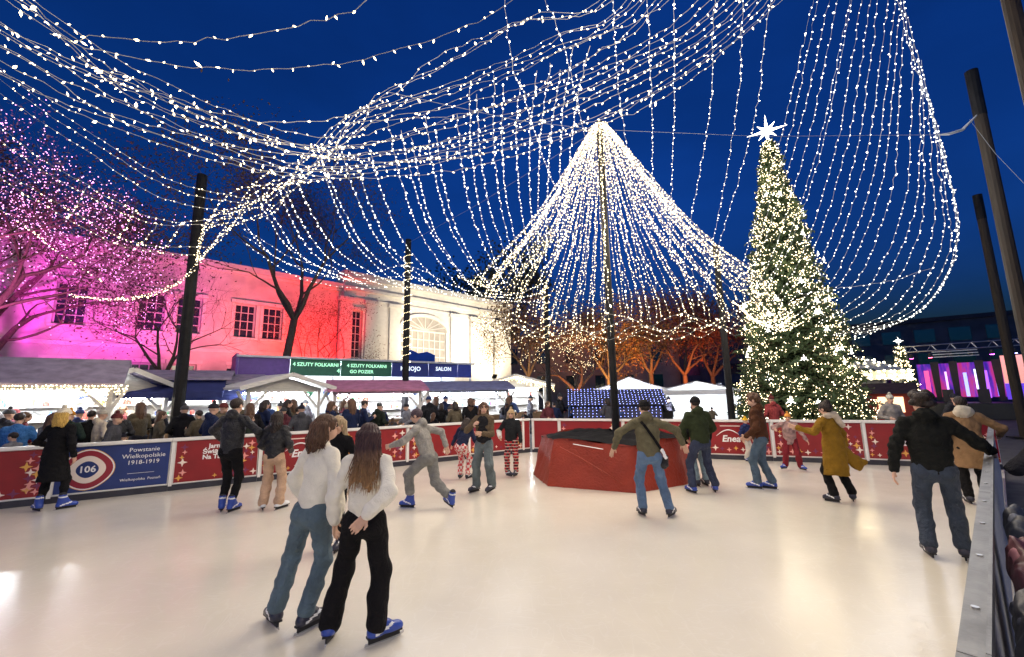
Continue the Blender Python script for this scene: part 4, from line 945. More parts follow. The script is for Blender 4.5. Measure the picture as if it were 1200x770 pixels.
    if eave:
        P = []; n = int((w + 1) / .055)
        for k in range(n):
            x = -w / 2 - .4 + (w + .8) * k / n
            zz = (h + rh - abs(x) / (w / 2 + .4) * (rh + .02)) if roof == 'gable' else h + .02
            for q in range(r.randint(2, 5)): P.append((x + r.uniform(-.02, .02), y0 - .05 + r.uniform(-.02, .02), zz - .04 - q * .07))
        link('icicle_lights', bulbs_mesh('bulbs', P, RNG.normal(0, 1, (len(P), 3)), .016, .02, MATS['bulb']), t)['kind'] = 'stuff'
    return t
LA = math.atan2(.5371, .8436)      # row of stalls parallel to the left boards
def row(u, v, y): p = at(u, v, y); return (p.x, p.y, 0)
stall(row(38, 470, 11.2), LA + .1, 'white-fronted stall with icicle lights at the left edge', 3.2, 2.0, 2.3, 'shed', .7, eave=True, lamp=TUBE, side_open=False, seed=1)
stall(row(128, 470, 13.0), LA + .55, 'gabled stall with white posts and lit gable, second from left', 2.2, 1.9, 2.15, 'gable', .62, lamp=TUBEW, eave=False, seed=2)
stall(row(195, 470, 14.6), LA - .05, 'stall under a navy awning left of the tall dark mast', 3.3, 1.9, 2.55, 'shed', .3, awning=True, seed=3, ybrace=False, side_open=False)
stall(row(258, 470, 15.9), LA - .05, 'stall under a navy awning right of the tall dark mast', 2.3, 1.9, 2.45, 'shed', .3, awning=True, seed=4, ybrace=False, side_open=False)
stall(row(322, 470, 15.2), LA + .35, 'open white timber pavilion with forked posts and pale roof', 2.4, 1.8, 2.2, 'gable', .45, roof_m=WOOD_W, seed=5)
stall(row(440, 470, 17.5), LA - .1, 'open pavilion with roof lit magenta under the sign fascia', 3.3, 1.9, 2.1, 'shed', .4, roof_m=mat('roof_magenta_lit', (.42, .16, .26), .8, .2, 4), seed=6)  # magenta light on this roof is put into its base colour
stall(row(545, 470, 19.5), LA - .25, 'open pavilion with blue-grey roof before the portal', 3.6, 1.9, 2.1, 'shed', .35, roof_m=mat('roof_blue', (.16, .17, .30), .8, .2, 4), seed=7)
stall(row(600, 470, 22.5), LA - .4, 'far stall right of the blue-roofed pavilion', 3.2, 1.9, 2.3, 'gable', .5, roof_m=WOOD_W, seed=8, eave=True)

# long bar with sign fascia
S0 = gnd(278, 436, 3.15); S1 = gnd(552, 447, 3.15)
S0 = at(278, 437, 19.6); S1 = at(552, 447, 27.5); SD = Vector((S1.x - S0.x, S1.y - S0.y, 0)); SL = SD.length; SD.normalize(); SN = Vector((SD.y, -SD.x, 0))
t = empty('bar_pavilion', (S0.x, S0.y, 0)); t.matrix_local = Matrix.Translation((S0.x, S0.y, 0)) @ frame_matrix((0, 0, 0), SD, (0, 0, 1), SN); tag(t, 'long bar pavilion under a navy and green sign fascia', 'pavilion')
FGREEN = mat('fascia_green', (.02, .17, .10), .5, .1); FNAVY = mat('fascia_navy', (.02, .04, .28), .5, .1); FPURP = mat('fascia_purple', (.13, .05, .30), .5, .15); BW = mat('bar_white', (.75, .76, .78), .6, .08)
b = MB(); b.box((SL / 2, 2.0, -2.2), (SL, 4.0, .1)); b.build('back_wall', BW, t)
b = MB(); b.box((SL / 2, 3.88, -1.0), (SL + .2, .1, 2.6)); b.build('roof', BW, t)
b = MB(); b.box((-.05, 2.0, -1.0), (.1, 4.0, 2.3)); b.build('end_wall', FPURP, t)
segs = [(0, .17, FPURP, ()), (.17, .36, FGREEN, (('4 SZUTY FOLKARNI', .25, .14, 0), ('4', .3, -.16, 1.1))), (.36, .58, FGREEN, (('4 SZUTY FOLKARNI', .25, .14, 0), ('GO POZIER', .25, -.18, -.3))), (.58, .76, FNAVY, (('KINOJO', .36, 0.05, 0),)), (.76, .92, FNAVY, (('SALON', .34, .08, 0),)), (.92, 1.0, FNAVY, ())]
for a, c, m, ts in segs:
    b = MB(); b.box(((a + c) / 2 * SL, 3.42, .03), ((c - a) * SL - .03, .86, .06)); bn = b.build('sign_panel', m, t)
    for body, size, dy, dx in ts: text('lettering', body, size, emis('sign_letters', (.80, .9, 1.0), 1.3) if m is FNAVY else emis('sign_letters_green', (.45, 1.0, .65), 1.1), bn, Matrix.Translation(((a + c) / 2 * SL + dx, 3.42 + dy, .066)), bold=.006)
b = MB(); b.box((SL / 2, 3.90, .05), (SL, .05, .06)); b.build('fascia_light', emis('fascia_led', (.75, .6, 1.0), 5.0), t)
b = MB(); b.box((SL / 2, .55, -.3), (SL - .4, 1.1, .5)); b.build('counter', BW, t)
for k in range(6): b = MB(); b.box((SL * (k + .5) / 6, 3.7, -1.0), (SL / 6 - .5, .05, .16)); b.build('lamp_tube', TUBE, t)
for k in range(7): b = MB(); b.box((SL * k / 6, 1.5, -.1), (.1, 2.97, .1)); b.build('post', BW, t)
for k in range(14):
    b = MB(); x = .8 + k * (SL - 1.6) / 13; b.tube([(x, 2.35, -1.1), (x, 2.15, -1.1), (x, 1.95, -1.1)], [.10, .2, .06], 8); b.tube([(x, 2.35, -1.1), (x, 2.9, -1.1)], .012, 4); b.build('hanging_lantern', GOODS[2] if k % 2 else GOODS[4], t)

# white tent and blue-lit hut in the middle
TENT = mat('tent_white', (.75, .75, .76), .6, .05, 3)
def marquee(pos, w, d, h, rh, label, rz=0):
    t = empty('marquee', pos, rz); tag(t, label, 'tent')
    b = MB(); n = 6
    for sx in (-1, 1): b.prism([(0, -d / 2, h + rh), (sx * w / 4, -d / 2, h + rh * .42), (sx * w / 2, -d / 2, h), (sx * w / 2, -d / 2, h - .06), (sx * w / 4, -d / 2, h + rh * .42 - .06), (0, -d / 2, h + rh - .06)], (0, d, 0))
    b.build('roof', TENT, t)
    b = MB(); b.prism([(-w / 2, d / 2 - .1, 0), (w / 2, d / 2 - .1, 0), (w / 2, d / 2 - .1, h - .07), (0, d / 2 - .1, h + rh - .1), (-w / 2, d / 2 - .1, h - .07)], (0, .04, 0)); b.build('back_wall', TENT, t)
    for sx in (-1, 1):
        b = MB(); b.box((sx * (w / 2 - .06), 0, h / 2 - .04), (.04, d - .1, h - .1)); b.build('side_wall', TENT, t)
        for sy in (-1, 1): b = MB(); b.tube([(sx * (w / 2 - .12), sy * (d / 2 - .25), 0), (sx * (w / 2 - .12), sy * (d / 2 - .25), h - .06)], .04, 8); b.build('pole', ALU, t)
    b = MB(); b.box((0, 0, h - .05), (w * .7, .12, .06)); b.build('lamp_tube', TUBE, t)
    b = MB(); b.prism([(-w / 2, -d / 2 - .02, h), (w / 2, -d / 2 - .02, h), (w / 2, -d / 2 - .02, h - .28), (-w / 2, -d / 2 - .02, h - .28)], (0, -.02, 0)); b.build('valance', TENT, t)
    return t
marquee(row(738, 470, 23), 3.6, 3.0, 2.05, .62, 'white marquee tent with peaked roof behind the mast base', -.25)
marquee(row(815, 470, 25), 4.6, 3.0, 1.95, .5, 'second white marquee tent left of the big Christmas tree', -.3)
flood((row(775, 470, 19.5)[0], 18.8, .9), (row(775, 470, 24)[0], 24, 2.6), (.80, .82, 1.0), 500, 'floodlight whitening the marquee roofs', 110)
p = row(722, 480, 18.2); t = empty('blue_lit_hut', p, -.15); tag(t, 'low hut covered with a net of blue lights', 'hut')
b = MB(); b.box((0, .3, .7), (3.6, 1.6, 1.4)); b.build('wall', mat('hut_wall', (.05, .05, .08), .8, .2), t)
b = MB(); b.prism([(-2, -.7, 1.36), (-2, .3, 2.0), (-2, 1.3, 1.36)], (4, 0, 0)); b.build('roof', mat('hut_dark_roof', (.03, .03, .05), .8, .2), t)
emis('bulb_blue', (.30, .36, 1.0), 7.0, 'NONE')
P = [(x, -.72 + f * 1.0 - .03, 1.38 + f * .64 + .03) for x in np.arange(-2, 2, .14) for f in np.arange(0, 1, .14)] + [(x, -.53, zz) for x in np.arange(-1.8, 1.8, .16) for zz in np.arange(.9, 1.35, .12)]
link('net_lights', bulbs_mesh('bulbs', P, RNG.normal(0, 1, (len(P), 3)), .016, .018, MATS['bulb_blue']), t)['kind'] = 'stuff'

# lit kiosk right of the tree
p = at(1020, 470, 23); kk = empty('carousel_kiosk', (p.x, p.y, 0), -.55); tag(kk, 'brightly lit round-topped kiosk right of the Christmas tree', 'kiosk')
KL = emis('kiosk_lamp', (1.0, .93, .62), 14.0); CR = mat('kiosk_cream', (.75, .70, .55), .6, .1)
b = MB(); b.tube([(0, 0, 0), (0, 0, 1.1)], 1.5, 16); b.build('counter', CR, kk)
for k in range(10): a = k * PI / 5; b = MB(); b.tube([(1.45 * math.cos(a), 1.45 * math.sin(a), 1.1), (1.45 * math.cos(a), 1.45 * math.sin(a), 2.3)], .05, 6); b.build('post', CR, kk)
b = MB(); b.tube([(0, 0, 1.1), (0, 0, 2.35)], .8, 12); b.build('core', mat('kiosk_core', (.5, .5, .55), .5, .2), kk)
b = MB(); b.tube([(0, 0, 2.3), (0, 0, 2.75)], [1.75, 1.7], 20); b.build('fascia', CR, kk)
b = MB(); b.tube([(0, 0, 2.75), (0, 0, 3.0), (0, 0, 3.5)], [1.85, 1.2, .1], 20); b.build('roof', CR, kk)
P = [(1.8 * math.cos(a), 1.8 * math.sin(a), z) for a in np.linspace(0, 2 * PI, 44) for z in (2.32, 2.5, 2.72)] + [(q * math.cos(a), q * math.sin(a), 3.02 + (1.2 - q) * .42) for a in np.linspace(0, 2 * PI, 16) for q in (.4, .8, 1.2)]
link('rim_bulbs', bulbs_mesh('bulbs', P, RNG.normal(0, 1, (len(P), 3)), .06, .06, KL), kk)['kind'] = 'stuff'
p = at(1043, 470, 20.5); t = empty('red_hut', (p.x, p.y, 0), -.7); tag(t, 'small red hut with sloping roof between kiosk and golden tree', 'hut')
b = MB(); b.box((0, 0, .85), (1.7, 1.6, 1.7)); b.build('wall', mat('hut_red', (.38, .05, .03), .7, .2), t)
b = MB(); b.prism([(-1.0, -1, 1.6), (-1.0, 0, 2.1), (-1.0, 1, 1.6)], (2.0, 0, 0)); b.build('roof', mat('hut_roof', (.09, .05, .05), .8, .2), t)
b = MB(); b.box((0, -.82, 1.1), (.9, .04, .7)); b.build('hatch', emis('hut_window', (1.0, .7, .4), 2.0), t)

# stage at the right
p = at(1146, 470, 25); t = empty('stage', (p.x, p.y, 0), -math.atan2(p.x, p.y)); tag(t, 'concert stage with pink and violet lights at far right', 'stage')
b = MB(); b.box((0, 1.5, .45), (6.2, 4, .9)); b.build('deck', HOUS, t)
def screen_mat():
    m, nt, bb = _nodes('stage_screen'); N = nt.nodes; L = nt.links; tc = N.new('ShaderNodeTexCoord'); nz = N.new('ShaderNodeTexNoise'); nz.inputs['Scale'].default_value = .9; nz.inputs['Detail'].default_value = 3
    mp = N.new('ShaderNodeMapping'); mp.inputs['Scale'].default_value = (4.5, 1, .8); L.new(tc.outputs['Object'], mp.inputs[0]); L.new(mp.outputs[0], nz.inputs['Vector'])
    rp = N.new('ShaderNodeValToRGB'); e = rp.color_ramp.elements; e[0].position = .32; e[0].color = (.05, .02, .6, 1); e[1].position = .72; e[1].color = (1, .1, .12, 1)
    for q, c in ((.42, (.25, .03, .9, 1)), (.5, (.75, .05, .85, 1)), (.6, (1, .05, .45, 1))): x = e.new(q); x.color = c
    L.new(nz.outputs['Fac'], rp.inputs[0]); L.new(rp.outputs[0], bb.inputs['Emission Color']); bb.inputs['Emission Strength'].default_value = .5; bb.inputs['Base Color'].default_value = (.02, .02, .02, 1); return m
b = MB(); b.box((-.6, 3.0, 2.3), (3.9, .1, 2.2)); b.build('rear_screen', screen_mat(), t)
b = MB(); b.box((1.75, .3, 2.65), (1.15, .12, 1.9)); b.build('side_screen', emis('screen_salmon', (1.0, .42, .34), .9), t)
b = MB(); b.box((1.75, .23, 1.55), (1.15, .1, .9)); b.build('lower_screen', emis('screen_violet', (.16, .06, .85), .8), t)
b = MB()
for sx in (-3.0, 2.8):
    for dx in (0, .3): b.tube([(sx + dx, -.4, 0), (sx + dx, -.4, 4.5)], .035, 6)
    for k in range(14): b.tube([(sx, -.4, .3 + k * .3), (sx + .3, -.4, .3 + (k + 1) * .3 if k % 2 else .3 + k * .3)], .02, 5)
b.build('truss_tower', ALU, t)
b = MB()
for zz in (4.1, 4.45): b.tube([(-3.0, -.4, zz), (4.6, -.4, zz)], .035, 6)
for k in range(18): b.tube([(-3.0 + k * .42, -.4, 4.1), (-3.0 + k * .42 + (.21 if k % 2 else -.21), -.4, 4.45)], .02, 5)
b.build('truss_beam', ALU, t)
for k, c in enumerate(((1, .1, .5), (1, .1, .2), (.4, .1, 1), (1, .5, .2), (.7, .1, 1), (.3, .3, 1))):
    b = MB(); x = -2.5 + k * .85; b.tube([(x, -.3, 3.95), (x, -.25, 3.7)], [.08, .12], 10); lm = b.build('stage_lamp', HOUS, t); b = MB(); b.tube([(x, -.249, 3.69), (x, -.247, 3.68)], [.10, .10], 10); b.build('lens', emis('stage_lens_%d' % k, c, 25.0), lm)
for k in range(3):
    b = MB(); b.box((-.6 + .02 * k, -.42, 4.0 - .16 * k), (1.9, .02, .05)); b.build('sign_line', WHT, t)
for k, (x, w_, c_, s_) in enumerate(((-2.1, .22, (1.0, .1, .35), 1.2), (-1.2, .10, (.9, .5, 1.0), 1.6), (-.35, .16, (.35, .4, 1.0), 1.8), (.1, .08, (.8, .85, 1.0), 2.2), (.55, .14, (.45, .12, 1.0), 1.5), (.95, .10, (.2, .2, 1.0), 1.6))):
    b = MB(); b.box((x, 2.6, 2.0), (w_, .08, 1.9 - .2 * (k % 3))); b.build('light_beam', emis('stage_beam_%d' % k, c_, s_), t)  # glowing boxes added to stand for beams of stage light
for k, x in enumerate((-1.65, -.8, .33, 1.05)): b = MB(); b.prism([(x - .2, 2.3, 3.5), (x + .2, 2.3, 3.5), (x + .12, 2.3, 1.0), (x - .12, 2.3, 1.0)], (0, .05, 0)); b.build('dark_strip', HOUS, t)  # dark strips added to dim and break up the screen
for i, x in enumerate((-1.2, 0.3)):
    b = MB(); b.box((x, 1.2, 1.3), (.5, .4, .8)); b.build('loudspeaker', HOUS, t)
b = MB(); b.box((-3.9, -1.2, .95), (2.8, .25, 1.9)); b.build('grey_screen_wall', mat('grey_hoarding', (.16, .16, .17), .8, .15), t)

# ------------------------------------------------------------------ nets of lights
def PT(*l): return [at(u, v, y) for u, v, y in l]
def lerp(a, b, t): return a + (b - a) * t
ORD = 'leftmost second third fourth fifth sixth seventh eighth ninth tenth eleventh twelfth thirteenth fourteenth fifteenth sixteenth seventeenth eighteenth nineteenth twentieth twenty-first twenty-second twenty-third twenty-fourth twenty-fifth twenty-sixth rightmost'.split()
# ribbon sagging from the upper left and rising to the upper right
NA = 13
for i in range(NA):
    f = i / (NA - 1.0); j = RNG.normal(0, 8, 8); g = .3 + .7 * f ** .6
    light_string([Vector((-3.0 - 4.0 * f, -13.0, 7.0)), Vector((-3.0 - 3.0 * f, -8.0, 4.6)), Vector((-4.4 - 1.8 * f + .3 * RNG.normal(), lerp(-2.5, -1.5, f), lerp(5.4, 5.0, f)))] + PT((lerp(15, -40, f) + j[0], lerp(-30, 75, f) + j[1], lerp(4.1, 4.3, f)), (lerp(190, 130, f) + j[2], lerp(100, 150, f) + j[3], lerp(5.0, 5.2, f)), (lerp(385, 345, f), lerp(165, 205, f) + j[5] * .6, lerp(5.9, 6.3, f)), (lerp(500, 560, g) + j[6], lerp(98, 186, g) + j[4] * .6, lerp(6.0, 6.8, f)), (lerp(640, 745, g) + j[7], lerp(30, 128, g) + j[3] * .6, lerp(5.6, 6.8, f)), (lerp(770, 905, g), lerp(-40, 10, g), lerp(4.9, 5.9, f))) + [Vector((lerp(2.6, 4.6, f), lerp(1.0, 2.0, f), lerp(7.0, 7.6, f))), Vector((lerp(1.0, 5.0, f), -2.5, lerp(6.0, 6.4, f))), Vector((lerp(-1., 4.5, f), -8.0, 4.8)), Vector((lerp(-1., 4.5, f), -13.0, 7.0))],  # both ends run on unseen behind the camera, added to light the skaters
                 'string of warm white bulbs in the thick ribbon sagging across the upper left sky', 'ribbon strings', .17, .0092, .023, .0042)
# upper single strands
light_string([Vector((-5, .5, 6.0))] + PT((55, 20, 3.9), (105, 41, 4.1), (190, 49, 4.3), (280, 43, 4.4), (350, 29, 4.4), (412, 13, 4.3), (460, -20, 4.1)), 'topmost single string of bulbs near the upper left corner', None, .22, .0105, .026, .005)
light_string(PT((60, 42, 4.3), (140, 65, 4.6), (260, 82, 4.8), (380, 76, 4.9), (470, 57, 4.9), (560, 24, 4.8), (640, -25, 4.6)), 'second single string of bulbs running across the top left sky', None, .22, .0105, .026, .005)
light_string(PT((90, 68, 4.9), (200, 118, 5.3), (290, 140, 5.5), (380, 141, 5.8), (455, 120, 6.2)), 'third single string joining the ribbon at its narrow middle', None, .22, .0105, .026, .005)
# bundle twisting down from the ribbon to the left mast
for i in range(9):
    f = i / 8.; j = RNG.normal(0, 9, 10)
    light_string([Vector((3.2, -2.0, 6.6))] + PT((lerp(735, 800, f), -35, 4.9), (lerp(600, 690, f) + j[8], lerp(22, 66, f) + j[9] * .6, 5.6), (lerp(505, 570, f), lerp(70, 118, f) + j[8] * .6, 6.0), (456 - 16 * f + j[9], 108 + 34 * f, 6.2), (415 - 15 * f + j[0] * .6, 145 + 14 * f + j[1], 6.6), (365 - 10 * f + j[2], 186 + 16 * f + j[3], 7.4), (300 + 6 * f + j[4], 225 + 14 * f + j[5], 9.2), (252 + j[6] * .8, 262 + 12 * f + j[7], 11.2), (230, 305 + 8 * f, 12.7)), 'string of bulbs in the bundle twisting down to the left mast', 'bundle strings', .22, .0098, .02, .004)
# left strands hanging from beyond the left edge to the left mast
BL = [((-60, 30), (110, 158), (205, 213), (300, 235)), ((-60, 44), (108, 166), (210, 224), (300, 240)), ((-60, 120), (100, 228), (180, 262), (262, 262)), ((-60, 60), (95, 172), (190, 232), (285, 250)), ((-60, 150), (70, 240), (160, 285), (248, 290)), ((-60, 160), (60, 245), (150, 290), (240, 300)), ((-60, 205), (35, 268), (60, 290), (120, 330)), ((-60, 100), (85, 208), (190, 258), (275, 255))]
for i, q in enumerate(BL):
    light_string(PT((q[0][0], q[0][1], 7.0), (lerp(q[0][0], q[1][0], .5), lerp(q[0][1], q[1][1], .55), 7.8), (q[1][0], q[1][1], 8.6), (q[2][0], q[2][1], 10.2), (q[3][0], q[3][1], 11.8)), 'string of bulbs hanging from the left edge towards the left mast', 'left edge strings', .17, .0095, .019, .004)
light_string(PT((228, 318, 12.7), (205, 335, 12.6), (175, 347, 12.6), (130, 352, 12.7), (80, 345, 13.0)), 'low swag of bulbs curling left from the left mast', None, .09, .010, .019, .005)
light_string(PT((228, 312, 12.8), (212, 328, 12.7), (180, 343, 12.7), (135, 350, 12.8), (85, 347, 13.1)), 'second low swag of bulbs curling left from the left mast', None, .09, .010, .019, .005)
for i, (u0, v0, u1, v1) in enumerate(((100, 222, 75, 260), (160, 245, 135, 285), (185, 262, 160, 290), (215, 260, 188, 296))):
    light_string(PT((u0, v0, 8.9), (lerp(u0, u1, .5), lerp(v0, v1, .5) + 3, 9.0), (u1, v1, 9.3)), 'short cross string tying the left edge strings together', 'cross strings', .14, .014, .024, .005)
# long strands from the ribbon to the far masts
NC = 27
for i in range(NC):
    f = i / (NC - 1.0); j = RNG.normal(0, 3, 6)
    su = lerp(275, 690, f) + j[0]; sv = np.interp(su, [265, 350, 450, 560, 690], [240, 212, 165, 120, 70]) + RNG.uniform(-30, 12)
    eu = np.interp(f, [0, .45, 1], [395, 560, 655]) + j[1]; ev = np.interp(f, [0, .45, 1], [330, 347, 300]) + j[2] * .8
    mu = lerp(su, eu, .52) - lerp(14, 6, f); mv = lerp(sv, ev, .6) + lerp(10, 8, f)
    ys = np.interp(su, [265, 350, 690], [9.5, 7.0, 6.0])
    light_string(PT((su, sv, ys), (lerp(su, mu, .5) - 4, lerp(sv, mv, .52), lerp(ys, 12, .38)), (mu, mv, 12.0), (lerp(mu, eu, .6), lerp(mv, ev, .68), 14.6), (eu, ev, 16.8)), '%s%s of the thin light strings running from the ribbon to the far masts' % (ORD[i], '' if i in (0, NC - 1) else ' from left'), 'long strings to far masts', .22, .0125, .018, .0045, 'bulb_cool', watts=2.0)
for i, v in enumerate((330, 341, 350)):
    light_string(PT((285, 268 + 8 * i, 13.2), (350, 305 + 10 * i, 15), (420, 322 + 8 * i, 16.5), (478, 312 + 12 * i, 17.6), (540, 338 + 5 * i, 17.4), (600, 345 + 4 * i, 16), (640, 330 + 12 * i, 14.5)), 'long sagging string linking the far masts left of the light cone', 'far perimeter strings', .19, .0125, .018, .005, 'bulb_cool')
# strands falling from above right down behind the cone
for i, q in enumerate(sorted((((718, -15), (722, 70), (740, 215)), ((757, -15), (764, 110), (765, 225)), ((790, -15), (790, 120), (786, 250)), ((838, -15), (833, 120), (806, 275)), ((872, -15), (866, 110), (832, 300)), ((905, -15), (888, 120), (838, 300)), ((650, 20), (672, 100), (706, 235)), ((600, 70), (622, 140), (668, 262))))):
    light_string([Vector((q[0][0] * .008 - 4.5, -12.0, 7.0)), Vector((q[0][0] * .006 - 3.0, -6.0, 5.0)), at(q[0][0] + (q[0][0] - q[1][0]) * .3, -70, 5.2)] + PT((q[0][0], q[0][1], 6.4), (lerp(q[0][0], q[1][0], .55), lerp(q[0][1], q[1][1], .5), 7.4), (q[1][0], q[1][1], 8.8), (lerp(q[1][0], q[2][0], .45), lerp(q[1][1], q[2][1], .5), 11.0), (q[2][0], q[2][1], 13.6), (q[2][0] + (q[2][0] - q[1][0]) * .25, q[2][1] + 45, 15.0)), '%s%s string of bulbs falling from the top edge behind the light cone' % (ORD[i] if i < 7 else 'rightmost', '' if i in (0, 7) else ' from left'), 'falling strings behind the cone', .19, .0105, .018, .004, 'bulb_cool')  # rear ends behind the camera are unseen additions for front light
# right-hand net
ND = 19
for i in range(ND):
    f = i / (ND - 1.0); j = RNG.normal(0, 3, 6)
    tu = np.interp(f, [0, .5, .75, 1], [955, 1040, 1070, 1098]) + j[0]; tv = np.interp(f, [0, .5, .75, 1], [-15, -15, 60, 150])
    eu = lerp(868, 985, f) + j[1]; ev = lerp(318, 398, f ** .8) + j[2] * .7
    bu = lerp(tu, eu, .42) + lerp(-2, 62, f ** 1.6); bv = lerp(tv, ev, lerp(.5, .62, f)); cu = lerp(tu, eu, .76) + lerp(-4, 52, f ** 1.4); cv = lerp(tv, ev, lerp(.82, .90, f))
    au = lerp(tu, bu, .5) + lerp(0, 4, f); av = lerp(tv, bv, .5)
    light_string(PT((tu, tv, 8.6), (au, av, 9.4), (bu, bv, 10.6), (cu, cv, 12.4), (eu, ev, 14.2)), '%s%s string in the fan-shaped light net at the upper right' % (ORD[i] if i < ND - 1 else 'rightmost', '' if i in (0, ND - 1) else ' from left'), 'right net strings', .18, .0115, .017, .0045, 'bulb_cool')
for k in range(3): light_string(PT((1045 + k * 4, -30, 8.0), (1062 + 3 * k, 40, 8.4), (1082 + 2 * k, 105, 8.8), (1099 + k, 160, 9.2), (1115 + k, 225, 9.8), (1121 + k, 275, 10.4), (1108 + k, 325, 11.2), (1068 + k, 370, 12.4), (1000, 398 - 3 * k, 13.8)), 'edge string outlining the right side of the fan-shaped net', 'net edge strings', .14, .0115, .018, .005, 'bulb_cool')
for k, (v0, v1) in enumerate(((352, 318), )): light_string(PT((935, 345, 13.2), (985, 338, 12.6), (1040, 330, 11.8), (1095, 314, 11.0)), 'single string crossing the fan-shaped net sideways', None, .2, .012, .018, .0045, 'bulb_cool')
c = at(1100, 158, 9.2); b = MB(); b.tube([c, at(1112, 157, 9.3), at(1128, 152, 9.5), R1 - Vector((0, 0, 1.15))], [.012, .03, .035, .012], 6); tag(b.build('tie_rope', mat('rope_white', (.6, .6, .58), .8, .1)), 'white tie rope fixing the right net to the wooden mast', 'rope')
for k, (a, c, lab) in enumerate(((at(700, 152, 10.15), at(455, 108, 6.2), 'thin steel guy wire from the cone tip to the ribbon'), (at(706, 152, 10.15), at(1099, 158, 9.2), 'thin steel guy wire from the cone tip to the right net'), (at(1136, 140, 9.5), at(1200, 215, 8.2), 'thin guy wire running down right from the wooden mast'), (at(700, 152, 10.2), at(478, 285, 18), 'thin steel guy wire from the cone tip to the wound mast'))):
    b = MB(); b.tube([a, (Vector(a) + Vector(c)) / 2 - Vector((0, 0, .12)), c], .004, 4); tag(b.build('guy_wire', mat('wire_grey', (.2, .22, .25), .5, .1)), lab, 'wire')

# the cone of lights round the central mast
cone = empty('light_cone', (MC.x, MC.y, 0)); tag(cone, 'cone of dense white light strings hanging from the central mast', 'light cone')
NK = 96
for i in range(NK):
    a = 2 * PI * (i + RNG.normal(0, .2)) / NK; dx, dy = math.cos(a), math.sin(a)
    Rr = 3.1 + .35 * max(0, dx) + RNG.uniform(-.25, .2); zb = 3.75 - .25 * math.cos(a * 3 + .5) + RNG.uniform(-.15, .15) + .75 * min(dy, 0) + .2 * max(dy, 0) + (.35 if dx < -.5 else 0)
    pts = [Vector((dx * q * Rr + RNG.normal(0, .015), dy * q * Rr + RNG.normal(0, .015), lerp(zb, 8.92, zz))) for q, zz in ((.045, 1.0), (.16, .875), (.34, .667), (.54, .458), (.73, .29), (.90, .17), (.98, .09), (1.03, .0))]
    if dx < -.75 and i % 2 == 0: pts[-1] = pts[-2] + Vector((dx * .5, dy * .5, .1))
    light_string(pts, None, None, .115, .0092, .014, .003, 'bulb', parent=cone, step=.2, wob=.016, watts=8.5, lamps=i % 4 == 0)
# garlands joining the bottom of the cone
for k in range(3):
    pts = [Vector((math.cos(a) * (3.35 + .5 * max(0, math.cos(a)) - .12 * k), math.sin(a) * (3.35 - .12 * k), 3.55 + .12 * k + .13 * math.sin(a * 18 + k) + .7 * min(math.sin(a), 0))) for a in np.linspace(0, 2 * PI, 60)]
    light_string(pts, None, None, .16, .009, .014, .003, 'bulb', parent=cone, step=.2, watts=0)
for k in range(4): light_string(PT((858 + 3 * k, 352 + 2 * k, 10.6), (880 + 3 * k, 372 + 2 * k, 12), (905 + 4 * k, 378 + 3 * k, 13.4), (930 + 4 * k, 365 + 4 * k, 14.8)), 'short string of bulbs bridging the light cone and the Christmas tree', 'bridge strings', .13, .012, .018, .004)

# ------------------------------------------------------------------ skaters
D90 = PI / 2
denim = lambda n, c: mat('denim_' + n, c, .85, .3, 7, .3, 120, stretch=(1, 1, .6), fold=.6)
CRM = mat('knit_cream', (.86, .82, .71), .95, .08, 8, .5, 120, sheen=.2, fold=.3)
BLKF = fabric('black', (.008, .008, .0095)); BLKP = mat('puffer_black', (.008, .0085, .012), .5, .2, 8, .15, 40, fold=.7)
H_BROWN = hair_mat('hair_brown', (.05, .026, .016), (.16, .085, .05), 0, 1); H_DARK = hair_mat('hair_dark', (.012, .009, .008), (.05, .035, .03), 0, 1); H_BLOND = hair_mat('hair_blond', (.35, .21, .05), (.75, .5, .13), 0, 1)
H_OMB = hair_mat('hair_ombre', (.03, .015, .02), (.08, .04, .04), 1.22, 1.46, (.42, .24, .11)); H_FAIR = hair_mat('hair_fair', (.25, .17, .09), (.55, .42, .26), 0, 1)
def hood(k): return [ell(k['neck'] - k['fw'] * .075 * k['s'] + k['up'] * .015, (.10 * k['s'], .07 * k['s'], .085 * k['s']), np.stack([k['rt'], k['fw'], k['up']]))]
def hem_band(k): c = k['hc'] + k['up'] * .055 * k['H']; return [cap(c - k['up'] * .02, c + k['up'] * .03, .132 * k['s'], None, k['fw'], .74)]
def sweater(k):
    c = k['hc'] + k['up'] * .05 * k['H']; r = [cap(c - k['up'] * .03, c + k['up'] * .02, .124 * k['s'], None, k['fw'], .76)]
    r += [cap(c + k['up'] * .06, c + k['up'] * .12, .145 * k['s'], .14 * k['s'], k['fw'], .8)]
    for i in (0, 1): r += [cap(k['el'][i] + (k['wr'][i] - k['el'][i]) * .15, k['el'][i] + (k['wr'][i] - k['el'][i]) * .72, .068 * k['s'], .066 * k['s'])]
    return r
def place(u, v): p = gnd(u, v); return (p.x, p.y, 0)
